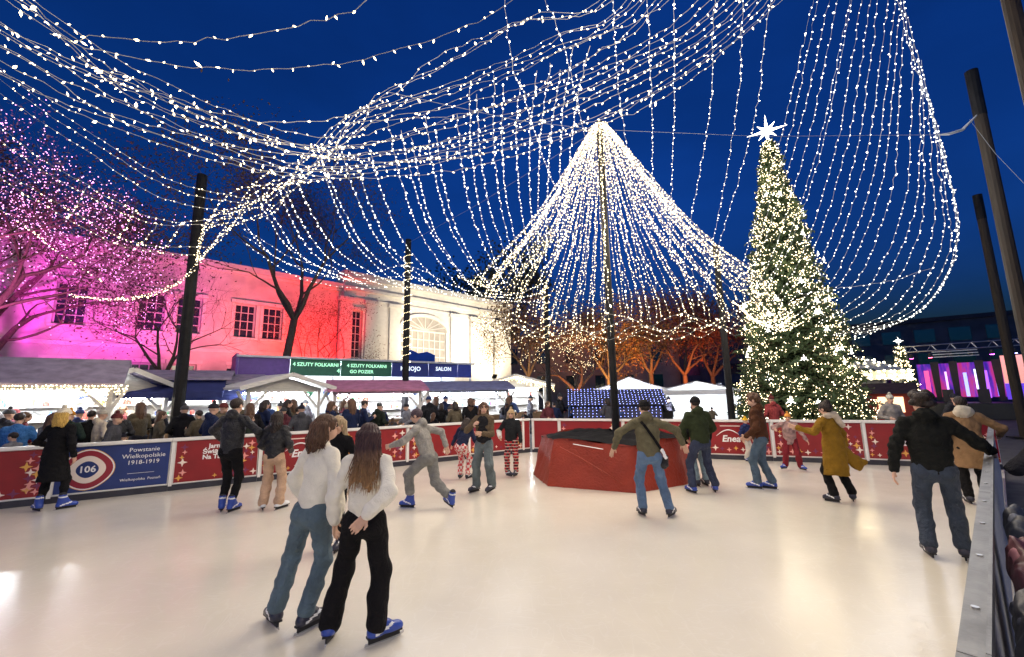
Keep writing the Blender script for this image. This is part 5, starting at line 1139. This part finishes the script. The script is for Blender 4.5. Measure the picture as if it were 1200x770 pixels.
# the two girls in front
P1 = place(346, 737); P2 = place(417, 754)
person('girl in cream sweater and blue-grey jeans, wavy brown hair, front left skater', P1, rad(-4), 1.69, None, 'sweater', CRM, denim('teal', (.095, .145, .185)), dict(fl=(-.19, .02, .0, .9, -.05), fr=(.10, -.04, 0, -.5, 0), hx=.09, hy=.0, side=.06, lean=.10, crouch=.035, twist=-.45, htwist=-.3, head=(-.5, -.1), hl=(-.10, .28, .95), hr=(.30, .03, .90), elbow=(v3(-1, -.3, 0), v3(.6, -1, 0)), curl=.6, knee=(v3(-.35, 1, 0), v3(.3, 1, 0))), (H_BROWN, 'bob'), None, 'dark', .0095, 'straight', 1.0, .015, sweater, female=True)
person('girl in cream sweater and loose black trousers, long ombre hair, hand behind her back', P2, rad(2), 1.60, None, 'sweater', CRM, fabric('charcoal', (.009, .0085, .010)), dict(fl=(-.20, -.02, .02, .15, -.28), fr=(.16, -.02, 0, -.95, 0), hx=.03, hy=.02, side=.0, lean=.06, crouch=.02, hl=(-.24, .10, .86), hr=(.11, -.215, .985), elbow=(v3(-.6, -.6, 0), v3(1, -.25, .1)), palm=(None, v3(.1, -1, .1)), curl=.55, head=(-.05, -.08)), (H_OMB, 'verylong'), None, 'blue', .0095, 'wide', 1.04, .02, sweater, female=True)
p = at(398, 495, 5.6); person('fair-haired person in black top facing the camera between the two girls', (p.x, p.y, 0), rad(170), 1.58, None, 'jacket', BLKF, BLKF, dict(hl=(-.2, .2, 1.0), hr=(.2, .2, 1.0)), (H_FAIR, 'long'), None, 'dark', .013, 'straight', female=True)
# left group
person('woman in long black coat, cream bobble beanie and yellow-blond hair at the left boards', place(50, 600), rad(15), 1.70, None, 'coat', BLKF, BLKF, dict(fl=(-.10, .05, 0, .9, 0), fr=(.22, .05, 0, -.9, 0, .12), hx=.03, lean=.05, hl=(-.24, .32, 1.08), palm=(v3(0, 0, -1), None), head=(-.35, -.1), side=.02), (H_BLOND, 'bob'), (fabric('cream_hat', (.78, .72, .58)), 'pompom'), 'blue', .014, 'slim', 1.05, .0, lambda k: [capc(k['hc'] - v3(0, 0, .42), k['hc'] + k['up'] * .10, .20, .175, k['fw'], .75)], female=True)
person('man all in black with blue skates, back to camera at the left boards', place(266, 600), rad(-5), 1.84, None, 'hooded_jacket', BLKP, BLKF, dict(fl=(-.10, 0, 0, .5, 0), fr=(.09, -.03, 0, -.1, 0), lean=.04, hl=(-.42, .28, 1.16), hr=(.36, .22, 1.12), elbow=(v3(-1, -.5, 0), v3(1, -.5, 0)), head=(-.1, -.1)), (H_DARK, 'short'), None, 'blue', .014, 'slim', 1.12, .05, hood)
person('person in short black puffer jacket and beige trousers beside the man in black', place(317, 598), rad(4), 1.60, None, 'puffer_jacket', BLKP, fabric('beige', (.52, .35, .24)), dict(fl=(-.13, 0, 0, .5, 0), fr=(.13, 0, 0, -.4, 0), hl=(-.18, .22, .95), hr=(.18, .22, .95)), (H_DARK, 'long'), None, 'white', .014, 'wide', 1.22, .03, hood, female=True)
person('man in grey tracksuit striding left on blue skates', place(500, 596), rad(72), 1.76, None, 'hoodie', fabric('grey', (.30, .29, .27)), fabric('grey_green', (.21, .21, .20)), dict(fl=(-.06, .27, 0, .1, 0), fr=(.05, -.44, .03, -.5, .25), hx=.0, hy=-.02, crouch=.14, lean=.34, hl=(-.34, .50, 1.06), hr=(.26, -.22, 1.0), elbow=(v3(-.6, -1, 0), v3(.5, -1, 0)), head=(.1, .05), twist=.1), (hair_mat('hair_violet_lit', (.03, .02, .03), (.12, .08, .10), 0, 1), 'short'), None, 'blue', .013, 'short', 1.06, .03, hood)  # violet light on his dark hair is painted into its colour
PLAID = check_mat('plaid_red', (.45, .02, .03), (.05, .012, .02), 15.0, (.6, .5, .42)); PLAID2 = check_mat('plaid_pink', (.55, .06, .07), (.72, .6, .55), 17.0)
person('child in navy jumper and red checked trousers bending forward', place(540, 563), rad(-25), 1.40, None, 'jumper', fabric('navy', (.02, .025, .06)), PLAID2, dict(fl=(-.04, .02, 0, .2, 0), fr=(.13, .06, 0, -.2, 0), hy=-.06, lean=.48, crouch=.07, hl=(-.38, .22, .72), hr=(.28, .3, .74), head=(0, .25)), (H_DARK, 'long'), None, 'dark', .013, 'straight', 1.1, .02, hood)
person('skater in black vest over brown sleeves and wide grey jeans, facing camera', place(566, 577), rad(165), 1.68, None, 'jacket', [fabric('brown_sleeve', (.13, .095, .06)), fabric('vest_black', (.02, .02, .024))], denim('grey', (.12, .15, .16)), dict(fl=(-.19, .0, .04, -.4, -.2), fr=(.13, 0, 0, -.5, 0), lean=.02, hl=(-.08, .26, 1.14), hr=(.10, .26, 1.30), head=(.4, 0)), (H_BROWN, 'long'), None, 'dark', .013, 'wide', 1.08, .02, lambda k: [cap(k['hc'] + k['up'] * .09, k['chest'] + k['up'] * .08, .155 * k['s'], .152 * k['s'], k['fw'], .74, 1)], female=True)
person('child in dark jacket with a white sleeve and tartan trousers by the corner boards', place(600, 559), rad(178), 1.46, None, 'jacket', [fabric('dark_jacket', (.02, .022, .025)), fabric('white_sleeve', (.7, .68, .64))], PLAID, dict(fl=(-.1, 0, 0, -.4, 0), fr=(.1, 0, 0, .7, 0), hl=(-.22, .12, .78), hr=(.26, .16, .92)), (H_FAIR, 'long'), (fabric('fur_hat', (.5, .36, .2)), 'pompom'), 'dark', .013, 'straight', 1.08, .02, lambda k: [cap(k['el'][1], k['wr'][1], .062 * k['s'], .055 * k['s'], m=1)])
# middle group
b1, k1 = person('skater in olive jacket and blue jeans with arms spread low and black shoulder bag', place(766, 606), rad(-2), 1.72, None, 'jacket', fabric('olive', (.14, .125, .075)), denim('blue', (.10, .17, .29)), dict(fl=(-.14, .05, 0, .15, -.1), fr=(.24, -.02, 0, -.7, 0), hx=.0, lean=.12, crouch=.05, hl=(-.52, .12, 1.02), hr=(.56, .10, 1.06), elbow=(v3(-.3, -.4, .8), v3(.3, -.4, .8)), palm=(v3(0, -.3, -1), v3(0, -.3, -1)), curl=.25, head=(.1, 0)), (H_DARK, 'short'), (fabric('black_hat', (.012, .012, .014)), 'plain'), 'dark', .013, 'straight', 1.12, .04, hood)
bb = MB(); n_ = k1['neck']; pts = [n_ + v3(-.12, .03, -.0), n_ + v3(-.07, -.155, -.10), n_ + v3(.04, -.20, -.28), n_ + v3(.16, -.16, -.46), n_ + v3(.22, -.11, -.57)]
for a, c in zip(pts, pts[1:]): bb.bar(a, c, .04, .012, up=(0, 1, 0))
bb.build('bag_strap', BLKF, b1)
V, Fq, mi = nets([cap(n_ + v3(.21, -.10, -.70), n_ + v3(.24, -.07, -.60), .065, .05, v3(0, 1, 0), .6)], .013, .02, noise=folds(3, .006)); link('shoulder_bag', mesh('bag', V, Fq, BLKP, mi, True), b1)
V, Fq, mi = nets([cap(n_ + v3(.17, -.17, -.47), n_ + v3(.22, -.165, -.585), .028, .03, v3(0, 1, 0), .5)], .011, .02, noise=folds(4, .006, 2)); link('white_cloth', mesh('cloth', V, Fq, WHT, mi, True), b1)
person('man in dark green jacket, black beanie and navy trousers seen from behind', place(826, 578), rad(6), 1.74, None, 'jacket', fabric('dark_green', (.03, .04, .018)), denim('navy', (.025, .035, .075)), dict(fl=(-.22, 0, 0, .25, 0, -.1), fr=(.22, 0, 0, -.35, 0, .12), lean=.10, crouch=.05, hl=(-.16, .24, .98), hr=(.2, .26, 1.0), elbow=(v3(-1, -.5, 0), v3(1, -.5, 0)), head=(0, -.05)), (H_DARK, 'short'), (fabric('black_hat', (.012, .012, .014)), 'plain'), 'blue', .013, 'straight', 1.2, .03, hood)
person('skater in pale blue jeans mostly hidden behind the man in dark green', place(823, 570), rad(10), 1.56, None, 'jacket', fabric('black', (.008, .008, .0095)), denim('pale', (.22, .30, .34)), dict(), (H_DARK, 'short'), None, 'dark', .015, 'straight')
person('skater in brown jacket and jeans with curly brown hair beside the toddler', place(900, 574), rad(50), 1.76, None, 'jacket', fabric('brown', (.085, .035, .018)), denim('mid', (.07, .115, .17)), dict(fl=(-.07, .14, 0, .15, 0), fr=(.07, -.08, 0, .05, 0), lean=.08, crouch=.03, hl=(-.2, .24, 1.0), hr=(.2, .22, .98), head=(.3, -.05)), (H_BROWN, 'curly'), None, 'blue', .013, 'straight', 1.16, .06, hood)
person('toddler in navy jacket and white trousers with yellow bobble hat at the far boards', place(877, 543), rad(-150), 1.08, None, 'jacket', fabric('navy2', (.02, .03, .10)), fabric('offwhite', (.6, .56, .5)), dict(fl=(-.07, 0, 0, 0, 0), fr=(.07, 0, 0, 0, 0)), (H_FAIR, 'short'), (fabric('yellow', (.75, .45, .03)), 'pompom'), 'blue', .012, 'straight', 1.2)
person('child in grey-pink coat over dark red trousers on blue skates', place(931, 552), rad(150), 1.24, None, 'coat', mat('coat_greypink', (.30, .19, .18), .9, .4, 14), fabric('wine', (.20, .02, .03)), dict(fl=(-.13, 0, 0, .7, 0), fr=(.16, 0, 0, -.7, 0), hl=(-.3, .1, .72), hr=(.3, .15, .95)), (H_FAIR, 'short'), (fabric('orange', (.65, .28, .06)), 'pompom'), 'blue', .012, 'wide', 1.2, .10)
MUST = fabric('mustard', (.24, .13, .014)); 
def coat_o(k):
    c = k['hc']; r = [capc(c + v3(-.05, -.02, -.42), c + k['up'] * .12, .20, .18, v3(0, 1, 0), .78), cap(c + v3(.05, -.03, .02), c + v3(.30, -.10, -.26), .11, .10, v3(0, 1, 0), .55), cap(c + v3(.10, -.04, -.1), c + v3(.42, -.12, -.22), .08, .05, v3(0, 1, 0), .5)]
    return r
o1, ko = person('woman in flying mustard coat with dark hair and pale scarf, gliding away', place(990, 589), rad(10), 1.62, None, 'coat', MUST, BLKF, dict(fl=(-.16, .02, 0, .1, -.1), fr=(.17, .0, 0, -.8, 0), hx=-.04, lean=.08, crouch=.04, side=-.04, hl=(-.55, .20, 1.22), hr=(.38, .18, .82), elbow=(v3(-.3, -.5, -.6), v3(.6, -1, 0)), head=(.2, .1)), (H_DARK, 'bun'), None, 'dark', .013, 'straight', 1.12, .05, coat_o, female=True)
V, Fq, mi = nets([cap(ko['neck'] + v3(-.07, -.05, .02), ko['neck'] + v3(.08, -.06, .03), .05), cap(ko['neck'] + v3(.07, -.08, .02), ko['neck'] + v3(.13, -.14, -.14), .055, .04), cap(ko['neck'] + v3(.06, -.05, .05), ko['neck'] + v3(.0, .07, .0), .045)], .013, .03, noise=folds(9, .008, 1.6)); link('scarf', mesh('scarf', V, Fq, fabric('scarf', (.55, .46, .36)), mi, True), o1)
# right group
person('man in black jacket and blue jeans with bushy dark hair holding the right rail', place(1116, 658), rad(-38), 1.78, None, 'jacket', fabric('black_green', (.010, .011, .010)), denim('dark', (.03, .045, .075)), dict(fl=(-.16, .02, 0, .2, 0), fr=(.12, .1, 0, -.1, 0), lean=.06, crouch=.03, hl=(-.36, .05, .92), hr=(.50, .34, 1.16), elbow=(v3(-1, -.4, 0), v3(.6, -.4, -.6)), head=(.35, -.1)), (H_DARK, 'curly'), None, 'dark', .012, 'straight', 1.12, .06, hood)
person('person in camel coat with pale hood walking ahead of the man at the right rail', place(1148, 592), rad(-35), 1.66, None, 'coat', [fabric('camel', (.24, .145, .075)), fabric('pale_hood', (.55, .5, .4))], BLKF, dict(hr=(.42, .2, 1.1)), (H_DARK, 'short'), None, 'dark', .014, 'straight', 1.15, .1, lambda k: [capc(k['hc'] - v3(0, 0, .32), k['hc'] + k['up'] * .1, .2, .185, k['fw'], .78)] + [ell(k['neck'] - k['fw'] * .07 * k['s'] + k['up'] * .02, (.12, .09, .10), np.stack([k['rt'], k['fw'], k['up']]), 1)])
p = W0 + WD * 6.6 + WN * .52; person('bystander in dark coat and mustard beanie outside the right rail', (p.x, p.y, -.03), rad(-20), 1.66, None, 'coat', fabric('dark_coat', (.02, .02, .025)), BLKF, dict(hl=(-.25, .3, 1.08)), (H_DARK, 'bob'), (fabric('mustard_hat', (.34, .26, .06)), 'plain'), 'dark', .013, 'straight', 1.15, .2, hood, skates=False)
# jackets hung over the outside of the right rail
for i, (s_, c, lab) in enumerate(((1.05, (.02, .022, .03), 'crumpled black jacket hung on the rail in the lower right corner'), (1.75, (.05, .07, .10), 'slate blue puffer jacket hung on the right rail'), (2.55, (.03, .032, .045), 'dark grey coat hung on the right rail'), (3.4, (.10, .03, .04), 'dark red and black anorak hung on the right rail'), (4.3, (.03, .035, .05), 'navy jacket hung on the rail nearest the gripping hand'))):
    o = W0 + WD * s_ + WN * .125; t = empty('hung_jacket', o); t.matrix_local = Matrix.Translation(o) @ frame_matrix((0, 0, 0), WD, WN, (0, 0, 1)); tag(t, lab, 'jacket', 'jackets on the right rail')
    f = v3(0, 1, 0)
    P = [cap((-.13, .02, .95), (-.15, .02, .35), .13, .15, f, .45), cap((.13, .02, .95), (.15, .02, .33), .13, .15, f, .45), cap((0, .0, 1.02), (0, .02, .35), .10, .14, f, .45), cap((-.22, .03, .96), (-.27, .07, .40), .055, .045), cap((.22, .03, .96), (.25, .08, .38), .055, .045), cap((-.2, .01, .97), (.2, .01, .97), .05)]
    V, Fq, mi = nets(P, .012, .025, noise=folds(60 + i, .013, 1.5, .10)); link('shell', mesh('shell', V, Fq, mat('hung_%d' % i, c, .5, .35, 8, .3, 30), mi, True), t)
    V, Fq, mi = nets([cap((-.09, .0, 1.04), (.09, .0, 1.04), .035), cap((-.07, .05, 1.0), (.07, .05, 1.0), .045)], .012, .03, noise=folds(80 + i, .008, 1.4)); link('hood', mesh('hood', V, Fq, mat('hung_lining_%d' % i, tuple(min(1, q * 3 + .05) for q in c), .7, .3, 8), mi, True), t)

# ------------------------------------------------------------------ spectators
CR_ = random.Random(5)
PROTO = []
SPEC = [('jacket', BLKF, (H_DARK, 'short'), None, 1.1), ('puffer_jacket', BLKP, None, 'plain', 1.25), ('coat', fabric('grey2', (.16, .16, .17)), (H_BROWN, 'long'), None, 1.1), ('jacket', fabric('navy3', (.02, .03, .09)), None, 'pompom', 1.15), ('jacket', fabric('green2', (.03, .05, .035)), (H_DARK, 'bob'), None, 1.1), ('coat', fabric('wine2', (.14, .02, .03)), (H_BROWN, 'long'), None, 1.08)]
HATC = [fabric('hat_%d' % i, c) for i, c in enumerate(((.02, .02, .03), (.5, .46, .38), (.13, .03, .03), (.03, .05, .14), (.60, .26, .03), (.06, .06, .065)))]
TOPC = [fabric('crowd_%d' % i, c) for i, c in enumerate(((.010, .010, .012), (.018, .018, .024), (.012, .02, .06), (.07, .07, .08), (.11, .09, .06), (.018, .025, .018), (.05, .09, .24), (.2, .2, .22), (.12, .03, .04), (.014, .014, .018)))]
SPOT = []
def region(u0, u1, y0, y1, n, gap=.42, hd=None):
    k = 0; tr = 0
    while k < n and tr < n * 40:
        tr += 1; y = CR_.uniform(y0, y1); u = CR_.uniform(u0, u1); p = at(u, 470, y)
        if (p - CL).dot(LN) < .45 or (p - CL).dot(FN) < .45 and p.x > .5: continue
        if any((q[0] - p.x) ** 2 + (q[1] - p.y) ** 2 < gap * gap for q in SPOT): continue
        SPOT.append((p.x, p.y, hd)); k += 1
region(-10, 150, 8.6, 11.2, 11); region(140, 300, 10.2, 13.6, 17); region(290, 420, 11.8, 16.5, 20); region(400, 560, 13.2, 19.5, 30); region(550, 660, 15.2, 22, 16); region(655, 850, 13.4, 21, 18); region(1000, 1100, 12.0, 18, 12); region(1090, 1190, 13, 22, 16)
NAMED = [((25, 470, 8.9), (.05, .17, .42), None, 'visitor in bright blue jacket behind the leftmost red board', 30), ((83, 470, 9.9), (.02, .035, .03), 4, 'visitor in dark jacket and orange beanie behind the navy board', 20), ((119, 470, 10.3), (.62, .53, .40), 1, 'visitor in cream fleece with cream hat behind the navy board', -20), ((407, 470, 12.6), (.42, .42, .50), 1, 'visitor in grey hooded coat right above the dark-haired girl', 0), ((1042, 470, 12.3), (.30, .27, .24), 1, 'visitor in grey-beige coat and white furry hat at the far boards', 170), ((1117, 470, 8.6 + 3.2), (.03, .03, .035), 0, 'visitor in black cap behind the bushy-haired man', 180), ((905, 470, 14.2), (.30, .05, .05), 2, 'visitor in red jacket left of the big Christmas tree', 0)]
for i, (nm, tm, hr_, ht_, pf_) in enumerate(SPEC):
    x, y, hd_ = SPOT[i]
    o, _ = person('dark-clothed visitor standing in the crowd behind the boards', (x, y, -.03), CR_.uniform(-1.2, 1.2), 1.70, 'crowd behind the boards', nm, tm, fabric('crowd_trousers', (.03, .03, .04)), dict(hl=(-.20, .2, 1.0), hr=(.2, .22, 1.05)) if i % 2 else dict(hl=(-.12, .28, 1.18), hr=(.14, .28, 1.2)), hr_, (HATC[i % 6], ht_) if ht_ else None, 'blue', .026, 'straight', pf_, .08, hood if i % 2 else None, skates=False)
    PROTO.append(o)
def crowd_copy(i, x, y, rz, sc, topm=None, hatm=None):
    o = copy_tree(PROTO[i]); o.location = (x, y, -.03); o.rotation_euler = (0, 0, rz); o.scale = (sc, sc, sc)
    for c in o.children:
        k = c.name.split('.')[0]
        if k in ('jacket', 'puffer_jacket', 'coat') and topm: c.material_slots[0].link = 'OBJECT'; c.material_slots[0].material = topm
        if k == 'beanie' and hatm: c.material_slots[0].link = 'OBJECT'; c.material_slots[0].material = hatm
    return o
TOPN = ['black', 'charcoal', 'navy', 'grey', 'tan', 'dark green', 'blue', 'light grey', 'wine red', 'black']
LOOK = ['jacket and short dark hair', 'puffer jacket and plain beanie', 'coat and long brown hair', 'jacket and bobble hat', 'jacket and dark bob', 'coat and long wavy hair']
AREA = [(62, 'behind the leftmost red board'), (150, 'behind the navy board'), (215, 'left of the tall dark mast'), (300, 'by the navy awnings'), (385, 'by the pale-roofed pavilion'), (455, 'by the magenta-roofed pavilion'), (520, 'between the two coloured pavilion roofs'), (575, 'by the blue-roofed pavilion'), (645, 'behind the corner boards'), (720, 'beside the blue-lit hut'), (870, 'before the white marquees'), (1085, 'right of the big Christmas tree'), (2000, 'before the stage')]
def crowd_label(o, i, tn):
    x, y = o.location.x, o.location.y; u = 600 + F_PX * x / y / math.cos(PITCH); q = next(n for lim, n in AREA if u < lim)
    o['label'] = 'visitor in %s %s %s%s' % (tn, LOOK[i], 'in front, ' if (Vector((x, y, 0)) - CL).dot(LN) < 2 and x < .5 else '', q)
for i, o in enumerate(PROTO): crowd_label(o, i, ['black', 'black', 'grey', 'navy', 'dark green', 'wine red'][i])
for x, y, hd_ in SPOT[6:]:
    i = CR_.randrange(6); rz = CR_.uniform(-1.5, 1.5) + (PI if CR_.random() < .25 else 0); ti = CR_.randrange(10)
    o = crowd_copy(i, x, y, rz, CR_.choice((.66, .78, .88, .93, .96, 1.0, 1.03, 1.06, 1.1)), TOPC[ti], CR_.choice((HATC[0], HATC[2], HATC[3], HATC[5], HATC[5]))); crowd_label(o, i, TOPN[ti])
for k, ((u, v, y), c, hti, lab, deg) in enumerate(NAMED):
    p = at(u, v, y); o = crowd_copy(1 if hti in (0,) else 3 if hti is not None else 0, p.x, p.y, rad(deg), 1.0, fabric('named_%d' % k, c), HATC[hti] if hti is not None else None)
    o['label'] = lab; del o['group']
